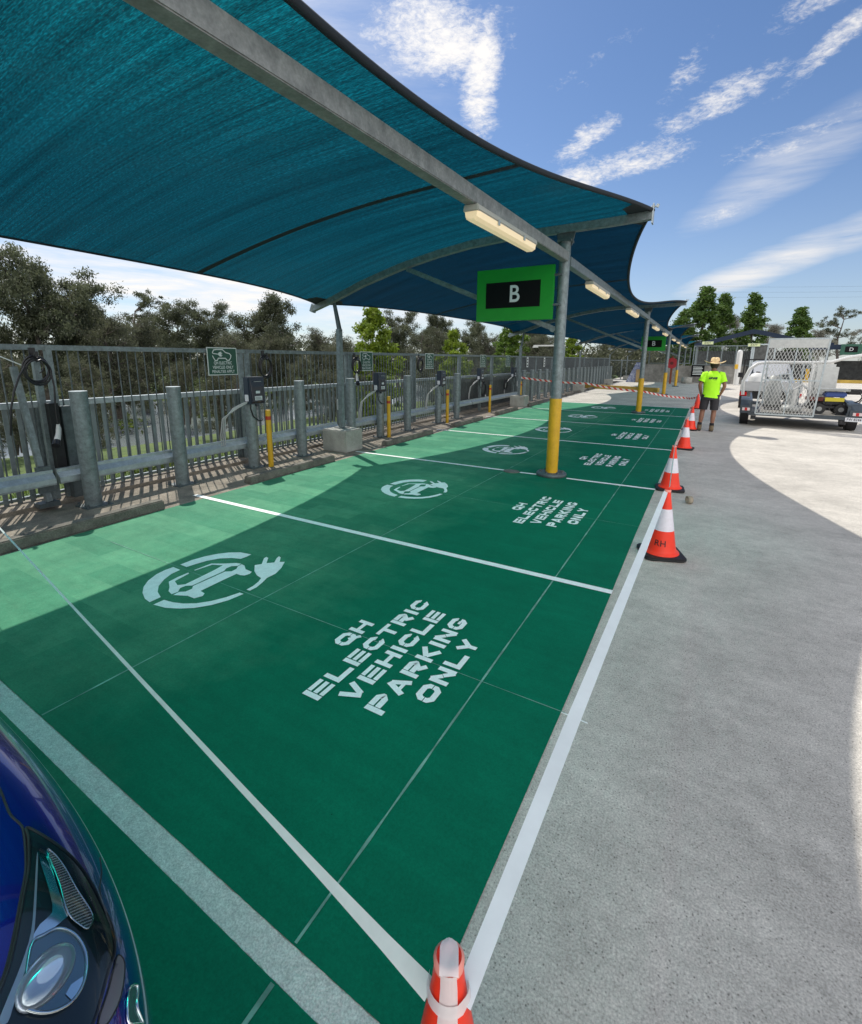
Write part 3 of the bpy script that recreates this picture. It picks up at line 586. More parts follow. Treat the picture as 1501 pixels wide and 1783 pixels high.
# ------------------------------------------------------------------ shade structure
ARM = [(-6.22, 2.62), (-5.73, 2.76), (-5.0, 3.0), (-4.19, 3.21), (-3.5, 3.34), (-2.92, 3.42), (-2.36, 3.46), (-1.45, 3.47), (-.9, 3.48), (-.36, 3.50)]
ARMS = [-3.54, 7.06, 17.65, 28.3, 38.9, 49.5]
CX = -1.45
colname = ['', 'nearest', 'second', 'third', 'fourth', 'farthest']
def shade_column(y, k):
    t = empty('shade_column', (CX-.01*k, y, 0), 'galvanised shade column with yellow sleeved foot and curved roof arm, %s of the row' % colname[k], 'column', 'columns of the shade roof')
    MB().cyl((0, 0, .04), (0, 0, 3.36), .076, n=28).build('shaft', M['galv'], t)
    sl = MB(); sl.cyl((0, 0, .045), (0, 0, 1.18), .089, n=28); sl.build('yellow_sleeve', M['yellow'], t)
    MB().lathe([(0, .0), (.215, .0), (.225, .01), (.225, .045), (.215, .055), (0, .055)]).build('base_flange', M['galv_dark'], t)
    for a in range(6):
        c_, s_ = math.cos(a*math.pi/3+.3)*.165, math.sin(a*math.pi/3+.3)*.165
        MB().cyl((c_, s_, .05), (c_, s_, .085), .018, n=6).build('bolt', M['galv_dark'], t)
    hd = MB(); hd.add([(-.09, -.012, 3.30), (.09, -.012, 3.30), (.15, -.012, 3.56), (-.15, -.012, 3.56), (-.09, .012, 3.30), (.09, .012, 3.30), (.15, .012, 3.56), (-.15, .012, 3.56)],
                      [(0, 1, 2, 3), (7, 6, 5, 4), (0, 4, 5, 1), (1, 5, 6, 2), (2, 6, 7, 3), (3, 7, 4, 0)])
    hd.box(-.095, .095, -.095, .095, 3.345, 3.375); hd.build('head_plate', M['galv_dark'], t)
    P_ = [(x-CX, z) for x, z in ARM]; nA = []
    for i in range(len(P_)-1):
        for q in range(3): f = q/3; nA.append((P_[i][0]*(1-f)+P_[i+1][0]*f, P_[i][1]*(1-f)+P_[i+1][1]*f))
    nA.append(P_[-1]); am = MB(); rings = []
    for i, (x, z) in enumerate(nA):
        a = nA[max(0, i-1)]; c = nA[min(len(nA)-1, i+1)]; tx, tz = c[0]-a[0], c[1]-a[1]; l = math.hypot(tx, tz); nx_, nz_ = -tz/l, tx/l
        rings.append([(x-nx_*0, -.045, z), (x, .045, z), (x+nx_*.10, .045, z+nz_*.10), (x+nx_*.10, -.045, z+nz_*.10)])
    vs = [v for r_ in rings for v in r_]; fs = [(i*4+j, i*4+(j+1) % 4, i*4+4+(j+1) % 4, i*4+4+j) for i in range(len(rings)-1) for j in range(4)]
    fs += [(3, 2, 1, 0), tuple(len(vs)-4+j for j in range(4))]; am.add(vs, fs); am.build('roof_arm', M['galv'], t)
    MB().bar((-2.62, 0, 3.21), (-.08, 0, 2.18), .07, .07).cyl((-.10, -.05, 2.18), (-.10, .05, 2.18), .045, n=12).build('knee_brace', M['galv'], t)
    # pulley plate with turnbuckle at the aisle end
    e = MB(); ex = -.36-CX; e.box(ex-.004, ex+.012, -.055, .055, 3.45, 3.68)
    e.cyl((ex-.14, .0, 3.635), (ex+.05, .0, 3.655), .010, n=8); e.cyl((ex+.04, 0, 3.64), (ex+.055, 0, 3.675), .02, n=6)
    e.tube([(ex-.14, 0, 3.635), (ex-.17, .02, 3.645), (ex-.21, .0, 3.62), (ex-.17, -.02, 3.63)], .007, 6, True); e.tube([(ex-.22, .0, 3.64), (ex-.25, .018, 3.62), (ex-.29, 0, 3.615), (ex-.25, -.018, 3.62)], .007, 6, True)
    e.cyl((ex-.02, -.04, 3.63), (ex-.02, .04, 3.68), .008, n=6)
    e.build('turnbuckle', M['galv_light'], t)
    MB().cyl((-6.22-CX-.03, 0, 2.62), (-6.22-CX+.03, 0, 2.75), .062, n=14).build('arm_cap', M['galv'], t)
    return t
c1_ = shade_column(ARMS[1], 1)
for k, y in enumerate(ARMS):
    if k in (1,): continue
    copy_tree(c1_, (CX-.01*k, y, 0), 0, 'galvanised shade column with yellow sleeved foot and curved roof arm, %s of the row' % colname[k] if k else 'galvanised shade column standing just behind the camera position')
# fence side props on plinths
for k, y in enumerate(ARMS):
    ys = y-.02; dx = off(y)*.6 if k else 0
    nm = ['behind the camera', 'right of the first charger', 'beside the far end of the green bays', 'third along the fence', 'fourth along the fence', 'at the far end of the fence'][k]
    pl = MB(); pl.box(-.29, .29, -.26, .26, 0, .42)
    pl = pl.build('concrete_plinth', M['block'], bevel=.02, loc=(-5.47+dx, ys-.05, 0)); tag(pl, 'square concrete plinth under the slim roof prop, '+nm, 'plinth', 'prop plinths')
    t = empty('roof_prop', (-5.52+dx, ys, .42), 'slim galvanised post under the roof arm, '+nm, 'post', 'roof props')
    MB().box(-.045, .045, -.045, .045, .012, 1.86).build('shaft', M['galv'], t, bevel=.004)
    MB().box(-.11, .11, -.10, .10, 0, .012).build('foot_plate', M['galv_dark'], t)
    MB().add([(-.02, -.03, 1.82), (.05, -.03, 1.82), (.05, .03, 1.82), (-.02, .03, 1.82), (-.20-dx, -.015, 2.32), (-.14-dx, -.015, 2.34), (-.14-dx, .015, 2.34), (-.20-dx, .015, 2.32)],
             [(3, 2, 1, 0), (4, 5, 6, 7), (0, 1, 5, 4), (1, 2, 6, 5), (2, 3, 7, 6), (3, 0, 4, 7)]).build('bracket', M['galv_dark'], t)
    MB().box(-.085, -.047, -.03, .03, .35, .55).build('cable_box', M['conduit'], t)

spanname = ['over the two nearest bays', 'in the second span', 'in the third span', 'in the fourth span', 'in the farthest span']
def bz(y):   # underside of the beam in the first span, measured
    return 2.86+(y+3.5)*.0215
for k in range(5):
    y0, y1 = ARMS[k]+.09, ARMS[k+1]-.09; z0, z1 = (2.86, 3.075) if k == 0 else (3.045, 3.075)
    x = CX+.02-.01*k
    mb = MB(); mb.bar((x, y0, z0+.065), (x, y1, z1+.065), .105, .125)
    o = mb.build('roof_beam', mat('beam_galvanising', (.17, .18, .175), .5, .3, col2=(.30, .31, .30), vscale=11, fine=.15, fscale=60) if k == 0 else M['galv'], None, bevel=.006); tag(o, 'long galvanised steel beam '+spanname[k], 'beam', 'roof beams')

NS, NT = 40, 60
def sail_pt(s, t, y0, y1, sag=1.0):
    q = 2*t-1; q2 = q*q; y = y0+(y1-y0)*t
    xl = -5.18-.96*q2; xr = -1.20+.83*q2; zl = 2.79-.09*q2; zr = 3.18+.42*q2
    x = xl+(xr-xl)*s
    arm = np.interp(x, [a[0] for a in ARM], [a[1] for a in ARM])+.115
    zlin = zl+(zr-zl)*s; zb = zlin+.10*math.sin(math.pi*s)
    e = math.sin(math.pi*min(1, max(0, s)))**.6
    z = zb*(1-abs(q)**2.4)+(arm if True else 0)*abs(q)**2.4
    return (x, y, z)
for k in range(5):
    y0, y1 = ARMS[k], ARMS[k+1]
    t = empty('shade_sail', (0, 0, 0), ['teal shade cloth sail glowing with sun over the nearest bays', 'shade cloth sail with painted-in dimness behind the near column', 'shade cloth sail with painted-in dimness over the third span', 'shade cloth sail with painted-in dimness over the fourth span', 'farthest shade cloth sail of the row, with painted-in dimness'][k], 'shade sail', 'shade sails of the roof')
    G = [[sail_pt(i/NS, j/NT, y0, y1) for j in range(NT+1)] for i in range(NS+1)]
    MB().grid(G).build('cloth', M['sail' if k == 0 else 'sail_dimmed'], t)
    ed = MB(); 
    ed.tube([Vector(G[0][j])+Vector((.0, 0, -.004)) for j in range(NT+1)], .014, 6); ed.tube([Vector(G[NS][j])+Vector((0, 0, -.004)) for j in range(NT+1)], .024, 6)
    ed.build('edge_webbing', M['webbing'], t)
    for jt in ((.717,) if k == 0 else (.30, .70)):
        sm = MB()
        for i in range(NS):
            a = sail_pt(i/NS, jt-.0045, y0, y1); b_ = sail_pt((i+1)/NS, jt-.0045, y0, y1); c = sail_pt((i+1)/NS, jt+.0045, y0, y1); d = sail_pt(i/NS, jt+.0045, y0, y1)
            z = -.012; sm.add([(p[0], p[1], p[2]+z) for p in (a, b_, c, d)], [(0, 1, 2, 3)])
        sm.build('seam', M['seam'], t)
    for (i0, j0) in ((0, 0), (0, NT), (NS, 0), (NS, NT)):
        di = 1 if i0 == 0 else -1; dj = 1 if j0 == 0 else -1; c0 = Vector(sail_pt(i0/NS, j0/NT, y0, y1))
        pa = Vector(sail_pt((i0+di*2)/NS, j0/NT, y0, y1)); pb = Vector(sail_pt(i0/NS, (j0+dj*3)/NT, y0, y1)); pm = Vector(sail_pt((i0+di*1.5)/NS, (j0+dj*2)/NT, y0, y1))
        MB().add([v-Vector((0, 0, .014)) for v in (c0, pa, pm, pb)], [(0, 1, 2, 3)]).build('corner_patch', M['webbing'], t)

def batten(y, x, z, tilt, label):
    t = empty('batten_light', (x, y, z), label, 'light', 'batten lights under the beam'); t.rotation_euler = (tilt, 0, 0)
    h = MB(); pr = [(-.065, .0), (.065, .0), (.075, -.055), (-.075, -.055)]
    for (a, c) in ((-.80, .80),):
        vs = [(px, yy, pz) for yy in (a, c) for px, pz in pr]; h.add(vs, [(0, 1, 2, 3), (7, 6, 5, 4), (0, 4, 5, 1), (1, 5, 6, 2), (2, 6, 7, 3), (3, 7, 4, 0)])
    h.build('housing', M['housing'], t, bevel=.008)
    d = MB(); vs = []
    for (yy, s_) in ((-.79, .82), (-.75, 1), (.75, 1), (.79, .82)):
        for px, pz in ((-.07, -.057), (-.062, -.105), (-.03, -.125), (.03, -.125), (.062, -.105), (.07, -.057)): vs.append((px*s_, yy, -.057+(pz+.057)*s_))
    d.add(vs, [(i*6+j, i*6+j+1, i*6+7+j, i*6+6+j) for i in range(3) for j in range(5)]+[tuple(range(5, -1, -1)), tuple(range(18, 24))])
    d.build('diffuser', M['diff'], t)
    for s_ in (-.35, .35):
        MB().box(.072, .082, s_-.02, s_+.02, -.085, -.04).build('clip', M['galv_light'], t); MB().box(-.082, -.072, s_-.02, s_+.02, -.085, -.04).build('clip', M['galv_light'], t)
    return t
l0 = batten(4.72, CX+.02, bz(4.72)-.003, math.atan(.0215), 'largest batten light with warm diffuser under the near beam')
n = 0
for y in (9.35, 13.9, 20.3, 24.8, 31.0, 35.5, 41.5, 46.0):
    n += 1; c = copy_tree(l0, (CX+.02, y, 3.045), 0, 'batten light with warm diffuser under the beam, %s beyond the near column' % ORD[n-1]); c.rotation_euler = (0, 0, 0)

def b_sign(y, x1, label, xr=None):
    t = empty('bay_letter_sign', (x1, y, 2.31), label, 'sign', 'green letter B signs')
    w, h = 1.18, .74
    MB().box(-w, 0, -.03, .03, 0, h).build('frame_panel', M['b_green'], t, bevel=.004)
    MB().box(-w+.155, -.185, -.034, -.0305, .185, .55).build('black_panel', M['black'], t)
    text_mesh('B', .335, lambda u, v: (-w/2+.015+u, -.0365, .367+v), 'letter', M['b_white'], t, xs=.92, bold=.004)
    MB().bar((-.02, 0, .2), (.10, 0, .2), .03).build('bracket', M['galv_dark'], t); MB().bar((-.02, 0, .6), (.10, 0, .6), .03).build('bracket', M['galv_dark'], t)
    return t
b_sign(6.95, -1.555, 'large green framed sign with white letter B hung on the near column')
b_sign(28.2, -1.62, 'small distant green sign with white letter B behind the second column')

# ------------------------------------------------------------------ fence side
postys = [-3.1, -.3, 2.50, 5.35, 8.15, 10.95, 13.9, 16.8, 19.8, 22.8, 25.8, 28.8, 31.8, 34.8, 37.8, 40.8, 43.8, 46.8]
FZ = lambda y: 1.86+.0045*(y-2)
FX = lambda y: -6.22+off(y)
t = empty('steel_fence', (FX(5), 5, 0), 'tall galvanised fence of thin vertical bars along the deck edge', 'fence')
inv = Vector((-FX(5), -5, 0))
for y in postys:
    for dy in ((0, .13) if y < 20 else (0,)):
        MB().box(FX(y)-.035+inv.x, FX(y)+.035+inv.x, y+dy-.03-5, y+dy+.03-5, .05, FZ(y)).build('post', M['galv'], t)
tr_ = MB(); tr_.add([(FX(y)+dx+inv.x, y-5, FZ(y)+dz) for y in (-3.1, 46.8) for dx, dz in ((-.03, -.06), (.03, -.06), (.03, 0), (-.03, 0))], [(0, 1, 2, 3), (7, 6, 5, 4), (0, 4, 5, 1), (1, 5, 6, 2), (2, 6, 7, 3), (3, 7, 4, 0)])
tr_.build('top_rail', M['galv'], t)
for i in range(len(postys)-1):
    y0, y1 = postys[i]+.16, postys[i+1]-.04; mb = MB(); n = int((y1-y0)/.113)
    for j in range(n):
        y = y0+(j+.5)*(y1-y0)/n; mb.cyl((FX(y)+inv.x, y-5, 1.16 if y > 20 else .1), (FX(y)+inv.x, y-5, FZ(y)-.05), .0085, n=6, cap=False)
    mb.build('bar_panel', M['galv_dark'], t)
    if y0 > 19.5:
        s_ = MB(); s_.add([(FX(y)-.02+inv.x, y-5, z) for y, z in ((y0+.1, 1.25), (y1-.1, 1.25), (y1-.1, FZ(y1)-.08), (y0+.1, FZ(y0)-.08))], [(0, 1, 2, 3)])
        s_.add([(FX(y)-.028+inv.x, y-5, z) for y, z in ((y0+.1, 1.25), (y1-.1, 1.25), (y1-.1, FZ(y1)-.08), (y0+.1, FZ(y0)-.08))], [(3, 2, 1, 0)])
        s_.build('privacy_screen', M['screen'], t)
t = empty('balustrade', (FX(5)-.13, 5, 0), 'lower balustrade of flat pale slats under a wide rail behind the tall fence', 'railing')
inv = Vector((-FX(5)+.13, -5, 0)); BX = lambda y: FX(y)-.13+inv.x
def rail(y0, y1, z0, z1, w, name, m_):
    MB().add([(BX(y)+dx, y-5, z) for y in (y0, y1) for dx, z in ((-w/2, z0), (w/2, z0), (w/2, z1), (-w/2, z1))], [(0, 1, 2, 3), (7, 6, 5, 4), (0, 4, 5, 1), (1, 5, 6, 2), (2, 6, 7, 3), (3, 7, 4, 0)]).build(name, m_, t)
rail(-3.1, 46.8, 1.145, 1.215, .09, 'wide_rail', M['galv_light']); rail(-3.1, 46.8, .085, .115, .05, 'bottom_rail', M['galv'])
for i in range(len(postys)-1):
    y0, y1 = postys[i], postys[i+1]; mb = MB(); n = int((y1-y0)/.125)
    for j in range(n):
        y = y0+(j+.5)*(y1-y0)/n; mb.box(BX(y)-.005, BX(y)+.005, y-5-.024, y-5+.024, .0, 1.15)
    mb.build('slat_panel', M['slat'], t)
    MB().box(BX(y0)-.04, BX(y0)+.04, y0-5-.04, y0-5+.04, -.3, 1.14).build('post', M['galv'], t)

# guard rails between the bollards
GX = lambda y: -5.86+off(y)
def guard(y0, y1, label):
    prof = [(.055, .27), (.062, .29), (.062, .345), (.0, .40), (.0, .435), (-.05, .435), (-.05, .27)]
    t = MB(); vs = [(GX(y)+dx-GX(y0), y-y0, z) for y in (y0, y1) for dx, z in prof]; n = len(prof)
    t.add(vs, [(i, n+i, n+(i+1) % n, (i+1) % n) for i in range(n)]+[tuple(range(n-1, -1, -1)), tuple(range(n, 2*n))])
    o = t.build('guard_rail', M['galv_light'], loc=(GX(y0), y0, 0.04)); tag(o, label, 'guard rail', 'guard rails')
guard(-2.5, 2.36, 'galvanised guard rail at the left edge of the picture, left of the leftmost bollard'); guard(2.40, 7.35, 'galvanised guard rail running from the leftmost bollard to the plinth')
guard(7.62, 14.15, 'galvanised guard rail between the plinth and the dark concrete wall'); guard(14.2, 19.0, 'galvanised guard rail in front of the dark concrete wall')
# dark concrete planter wall beyond the sixth charger
mb = MB(); mb.add([(-6.28+off(y)+dx, y, z) for y in (14.0, 20.2) for dx, z in ((0, .0), (0, 1.0), (.06, 1.0), (.06, 1.1), (-.12, 1.1), (-.12, 0))], [(i, 6+i, 6+(i+1) % 6, (i+1) % 6) for i in range(6)]+[(5, 4, 3, 2, 1, 0), (6, 7, 8, 9, 10, 11)])
o = mb.build('concrete_wall', M['dkwall']); tag(o, 'low dark concrete wall with pale capping in the fence line behind the far chargers', 'wall')

by = [1.55, 2.66, 3.80, 5.06, 6.16, 7.62, 8.68, 9.88, 11.55, 12.75]
def bollard_proto():
    t = empty('steel_bollard', (0, 0, 0), '', 'bollard', 'galvanised steel bollards along the fence')
    MB().cyl((0, 0, .012), (0, 0, 1.345), .088, n=26).build('tube', M['galv'], t)
    MB().cyl((0, 0, 1.3452), (0, 0, 1.352), .089, n=26).build('cap', M['galv_light'], t)
    MB().box(-.14, .14, -.14, .14, 0, .012).build('base_plate', M['galv_dark'], t)
    for a, c in ((-1, -1), (1, -1), (1, 1), (-1, 1)): MB().cyl((a*.11, c*.11, .012), (a*.11, c*.11, .05), .013, n=6).build('bolt', M['galv_dark'], t)
    return t
bp = bollard_proto(); bl = []
notes = {0: 'just out of frame left of the leftmost charging cable', 1: 'leftmost in the picture, beside the hanging white plug', 2: 'second from the left, between the leftmost and the first charger', 3: 'carrying the nearest charger', 4: 'right of the nearest charger', 5: 'tucked behind the roof prop and plinth', 6: 'carrying the second charger', 7: 'between the second and third chargers', 8: 'carrying the third charger', 9: 'right of the third charger, before the dark wall'}
allb = [(y, 'thick galvanised bollard '+notes[i]) for i, y in enumerate(by)]
yb = 19.3; k = 0
while yb < 45:
    allb.append((yb, 'thick galvanised bollard in the far row, %s beyond the dark wall' % ORD[k])); yb += 1.2; k += 1
for i, (y, lb) in enumerate(allb):
    x = -5.70+off(y)
    if i == 0: bp.location = (x, y, 0); bp['label'] = lb
    else: copy_tree(bp, (x, y, 0), 0, lb)

def stop(y0, y1, label):
    L_ = y1-y0; c = (y0+y1)/2
    mb = MB(); pr = [(-.085, 0), (.085, 0), (.06, .105), (-.06, .105)]
    vs = [(px, yy, pz) for yy in (-L_/2, L_/2) for px, pz in pr]; mb.add(vs, [(0, 1, 2, 3), (7, 6, 5, 4), (0, 4, 5, 1), (1, 5, 6, 2), (2, 6, 7, 3), (3, 7, 4, 0)])
    o = mb.build('wheel_stop', M['stop'], bevel=.012, loc=(GE(c)-.10, c, 0)); o.rotation_euler = (0, 0, .03)
    return tag(o, label, 'wheel stop', 'concrete wheel stops')
sn = ['nearest, at the left edge of the picture', 'in front of the nearest charger', 'in front of the second charger', 'in front of the third charger', 'before the guard rail of the dark wall', 'in front of the last yellow post']
for (a, c), nm in zip([(1.0, 3.02), (4.28, 6.1), (7.75, 9.75), (11.0, 12.95), (14.3, 16.3), (17.7, 19.7)], sn): stop(a, c, 'weathered concrete wheel stop '+nm)
for j in range(8):
    a = 21.4+j*3.0; stop(a, a+1.9, 'weathered concrete wheel stop in the far row, %s beyond the green bays' % ORD[j])

def yellow_post(y, label, h=.92):
    t = empty('yellow_post', (-5.47+off(y)-.02, y, 0), label, 'bollard', 'slim yellow posts by the chargers')
    MB().cyl((0, 0, 0), (0, 0, h), .042, n=18).build('tube', M['yellow'], t); MB().cyl((0, 0, h-.15), (0, 0, h-.09), .0435, n=18, cap=False).build('red_band', M['red_band'], t)
    MB().cyl((0, 0, h), (0, 0, h+.006), .043, n=18).build('cap', M['yellow'], t)
for y, nm in zip((5.22, 8.72, 11.7, 14.95, 18.3), ('beside the nearest charger', 'beside the second charger', 'beside the third charger', 'in front of the dark wall', 'at the far end of the dark wall')):
    yellow_post(y, 'slim yellow post with red band '+nm)

def charger(y, x, label, z=1.03, plus=''):
    t = empty('ev_charger', (x, y, z), label, 'charger', 'wall box chargers on the bollards')
    W, H, D = .31, .42, .13
    MB().box(-D, 0, -W/2, W/2, 0, H).build('body', M['navy'], t, bevel=.012)
    f = MB(); f.add([(.0015, -W/2+.03, .015), (.0015, W/2-.03, .015), (.0015, W/2-.03, H-.015), (.0015, -W/2+.03, H-.015), (.022, -W/2+.045, .04), (.022, W/2-.045, .04), (.016, W/2-.045, .27), (.016, -W/2+.045, .27)],
                 [(4, 5, 6, 7), (0, 1, 5, 4), (1, 2, 6, 5), (3, 0, 4, 7), (7, 6, 2, 3)]); f.build('front_cover', M['navy2'], t)
    MB().box(.0165, .024, -.07, .07, .345, .352).build('status_bar', M['conduit'], t)
    MB().box(.0205, .0255, -.065, .07, .06, .125).build('label', M['label'], t); MB().box(.0215, .0265, -.045, .035, .165, .205).build('label', M['label'], t)
    tb = MB(); 
    for r_ in range(3): tb.box(.0256, .0258, -.055, .06-.01*r_, .072+r_*.016, .078+r_*.016)
    tb.build('label_text', M['machine'], t)
    MB().box(-.10, -.02, -W/2-.003, -W/2-.0005, .05, .15).build('side_label', M['label'], t)
    cb_ = MB(); cb_.tube([(-.02, 0, .0), (-.02, 0, -.05), (.0, .03, -.12), (.02, .09, -.20), (.0, .17, -.235), (-.05, .20, -.22)] if 0 else
                         [(-.05, -.10, 0), (-.05, -.10, -.08), (-.04, -.07, -.19), (-.02, 0, -.26), (-.02, .06, -.275), (-.05, .11, -.26)], .010, 8)
    cb_.build('lead', M['cable'], t)
    MB().cyl((-.05, .02, -.035), (-.05, .02, 0), .028, n=12).build('gland', M['navy2'], t)
    cd = MB()
    for j, dd in enumerate((0, .035, .07)):
        cd.tube([(-.06, -W/2+.01, .04-dd*.2), (-.07, -W/2-.08, .02-dd*.4), (-.12, -W/2-.22-dd*.6, -.05-dd*.8), (-.2, -W/2-.30-dd*.8, -.20), (-.25, -W/2-.30-dd, -.45), (-.25, -W/2-.30-dd, -.62)], .009, 8)
    cd.build('conduit', M['conduit'], t)
    return t
ch1 = charger(5.09, -5.56+off(5), 'navy wall box charger on the bollard nearest the camera with white labels')
for y, nm in ((8.60, 'second navy wall box charger, right of the concrete plinth'), (11.60, 'third navy wall box charger, left of the dark concrete wall')):
    copy_tree(ch1, (-5.58+off(y), y, 1.03), 0, nm)
for y, nm in ((15.3, 'navy wall box charger standing against the middle of the dark wall'), (18.9, 'farthest navy wall box charger at the right end of the dark wall')):
    t = copy_tree(ch1, (-5.95+off(y), y, 1.05), 0, nm)
    MB().box(-.12, -.03, -.04, .04, -1.05, .0).build('stand', M['galv'], t)

def ev_sign(y, w, h, z1, label, x=None):
    x = FX(y)+.05 if x is None else x
    t = empty('ev_only_sign', (x, y, z1-h), label, 'sign', 'green electric vehicle signs on the fence')
    MB().box(-.004, 0, -w/2, w/2, 0, h).build('backing', M['sign_white'], t)
    MB().box(.0005, .0025, -w/2+.015, w/2-.015, .015, h-.015).build('green_panel', M['sign_green'], t)
    mb = MB(); cx_, cz, s_ = -.02*w, h*.76, w*.62
    car = [(-.5, .05), (-.42, .22), (-.28, .25), (.06, .25), (.2, .10), (.42, .04), (.5, -.06), (.47, -.2), (.38, -.33), (.27, -.33), (.19, -.22), (-.2, -.22), (-.26, -.34), (-.38, -.34), (-.46, -.18), (-.5, -.08)]
    stroke(mb, [(cx_+a*s_, cz+b_*s_*.85) for a, b_ in car], w*.028, lambda u, v: (.004, u, v))
    mb.tris([(cx_+a*s_, cz+b_*s_) for a, b_ in ((-.22, .0), (-.14, .09), (-.02, .12), (-.02, .06), (.03, .06), (.03, .03), (-.02, .03), (-.02, -.03), (.03, -.03), (.03, -.06), (-.02, -.06), (-.02, -.12), (-.14, -.09))], lambda u, v: (.0044, u, v))
    stroke(mb, [(cx_-.48*s_, cz+.03*s_), (cx_-.2*s_, cz+.0*s_)], w*.024, lambda u, v: (.0044, u, v))
    mb.build('pictogram', M['sign_white'], t)
    for i, s in enumerate(('QH ELECTRIC', 'VEHICLES ONLY', 'PENALTIES APPLY')):
        text_mesh(s, h*.15, lambda u, v: (.004, u, h*(.44-.155*i)+v), 'lettering', M['sign_white'], t, xs=(.88, .86, .86)[i]*w/.54*.42/h*.92, bold=.0012)
    return t
ev_sign(4.97, .54, .43, 1.895, 'largest green sign QH ELECTRIC VEHICLES ONLY PENALTIES APPLY left of the nearest charger')
ev_sign(8.83, .46, .43, 1.905, 'green electric vehicle sign just right of the roof prop'); ev_sign(11.87, .48, .43, 1.915, 'green electric vehicle sign above the third charger')
ev_sign(15.9, .5, .43, 1.93, 'dim green electric vehicle sign above the left half of the dark wall'); ev_sign(18.6, .5, .43, 1.94, 'dim green electric vehicle sign above the right half of the dark wall')
for j, y in enumerate((21.3, 24.2, 27.3)):
    t = empty('notice_sign', (FX(y)+.03, y, 1.45), 'narrow white notice panel on the far fence, %s right of the dark wall' % ORD[j], 'sign', 'white notices on the far fence')
    MB().box(0, .006, -.12, .12, 0, .45).build('panel', M['sign_white'], t)
    mb = MB(); [mb.box(.0065, .008, -.07, .07, .06+q*.13, .12+q*.13) for q in range(3)]; mb.build('symbol', M['machine'], t)

def coil(y, z, r, label, x=None, drop=None, turns=4, left=False, squash=.85):
    x = FX(y)+.09 if x is None else x
    t = empty('charging_cable', (x, y, z), label, 'cable', 'coiled charging cables')
    rn = random.Random(int(y*10)); pts = []
    for i in range(turns*22+1):
        a = i/22*2*math.pi+math.pi/2; k = int(i/22); rr = r*(1+.05*math.sin(k*2.1+a*.3)); pts.append((.012*k-.02+.01*math.sin(a), squash*rr*math.cos(a)+.012*math.sin(k*3), rr*math.sin(a)-.014*k))
    mb = MB(); mb.tube(pts, .0105, 8); mb.build('coil', M['cable'], t)
    hk = MB(); hk.box(-.06, .05, -.015, .015, r-.01, r+.015); hk.box(.04, .055, -.015, .015, r-.005, r+.05); hk.box(-.06, -.045, -.03, .03, r-.05, r+.09); hk.build('hook', M['cable'], t)
    if drop:
        d = MB(); y1, z1 = drop
        d.tube([(.03, r*squash, -.02), (.035, r*squash+.01, -.2), (.02, y1, (z1)*.6), (.02, y1, z1+.12)], .0095, 8); d.build('lead', M['cable'], t)
        g = MB(); g.tube([(.02, y1, z1+.13), (.02, y1+.0, z1+.08), (.045, y1-.02, z1+.02), (.09, y1-.06, z1-.05)], .02, 10, radii=[.016, .026, .027, .034]); g.build('connector_grip', M['white_plastic'], t)
        g = MB(); g.cyl((.09, y1-.06, z1-.05), (.13, y1-.095, z1-.095), .037, .04, n=16); g.build('connector_head', M['cable'], t)
    if left:
        d = MB(); d.tube([(.03, -r*squash, .02), (.05, -r*squash-.07, -.08), (.06, -r*squash-.14, -.24), (.06, -r*squash-.19, -.42), (.03, -r*squash-.22, -.7)], .0105, 8); d.build('tail', M['cable'], t)
        c = MB(); c.tube([(.03+.02*math.cos(a), -.02+.065*math.cos(a*1.0), .02+.075*math.sin(a)) for a in [i*math.pi/9-1.2 for i in range(15)]], .006, 6); c.build('small_loop', M['cable'], t)
    return t
coil(2.41, 1.60, .135, 'black cable coil at the far left with a white plug hanging below it', x=-5.96, drop=(.11, -.76), left=True)
coil(5.72, 1.61, .165, 'black cable coil hung above the nearest charger', x=-6.12, squash=.72)
coil(8.28, 1.62, .15, 'black cable coil just right of the roof prop with a white plug', x=-6.2, drop=(-.02, -.32)); coil(11.05, 1.62, .16, 'black cable coil left of the third charger', x=-6.25, squash=.75)
coil(15.75, .75, .22, 'large black cable coil on the left half of the dark wall', x=-6.45, drop=(.15, -.35)); coil(18.2, .78, .17, 'black cable coil on the right half of the dark wall', x=-6.55)
# loose cable leads and dark downpipe beside the leftmost bollard
t = empty('cable_riser', (-6.12, 2.68, 0), 'dark steel cable channel rising behind the leftmost bollard', 'riser')
MB().box(-.05, .05, -.05, .05, .02, 1.16).build('channel', M['galv_dark'], t, bevel=.004); MB().box(-.045, .045, -.17, -.075, .35, 1.2).build('tray', M['machine'], t)
t = empty('support_leg', (-5.99, 2.22, 0), 'leaning galvanised steel leg clamped to the guard rail at the far left', 'bracket')
MB().bar((-.1, .03, 1.62), (.05, .10, .10), .06, .06).build('leg', M['galv'], t, bevel=.004); MB().box(-.03, .12, -.02, .18, .05, .10).build('foot', M['galv_dark'], t); MB().box(.08, .13, .0, .14, .22, .52).build('clamp', M['galv_dark'], t)

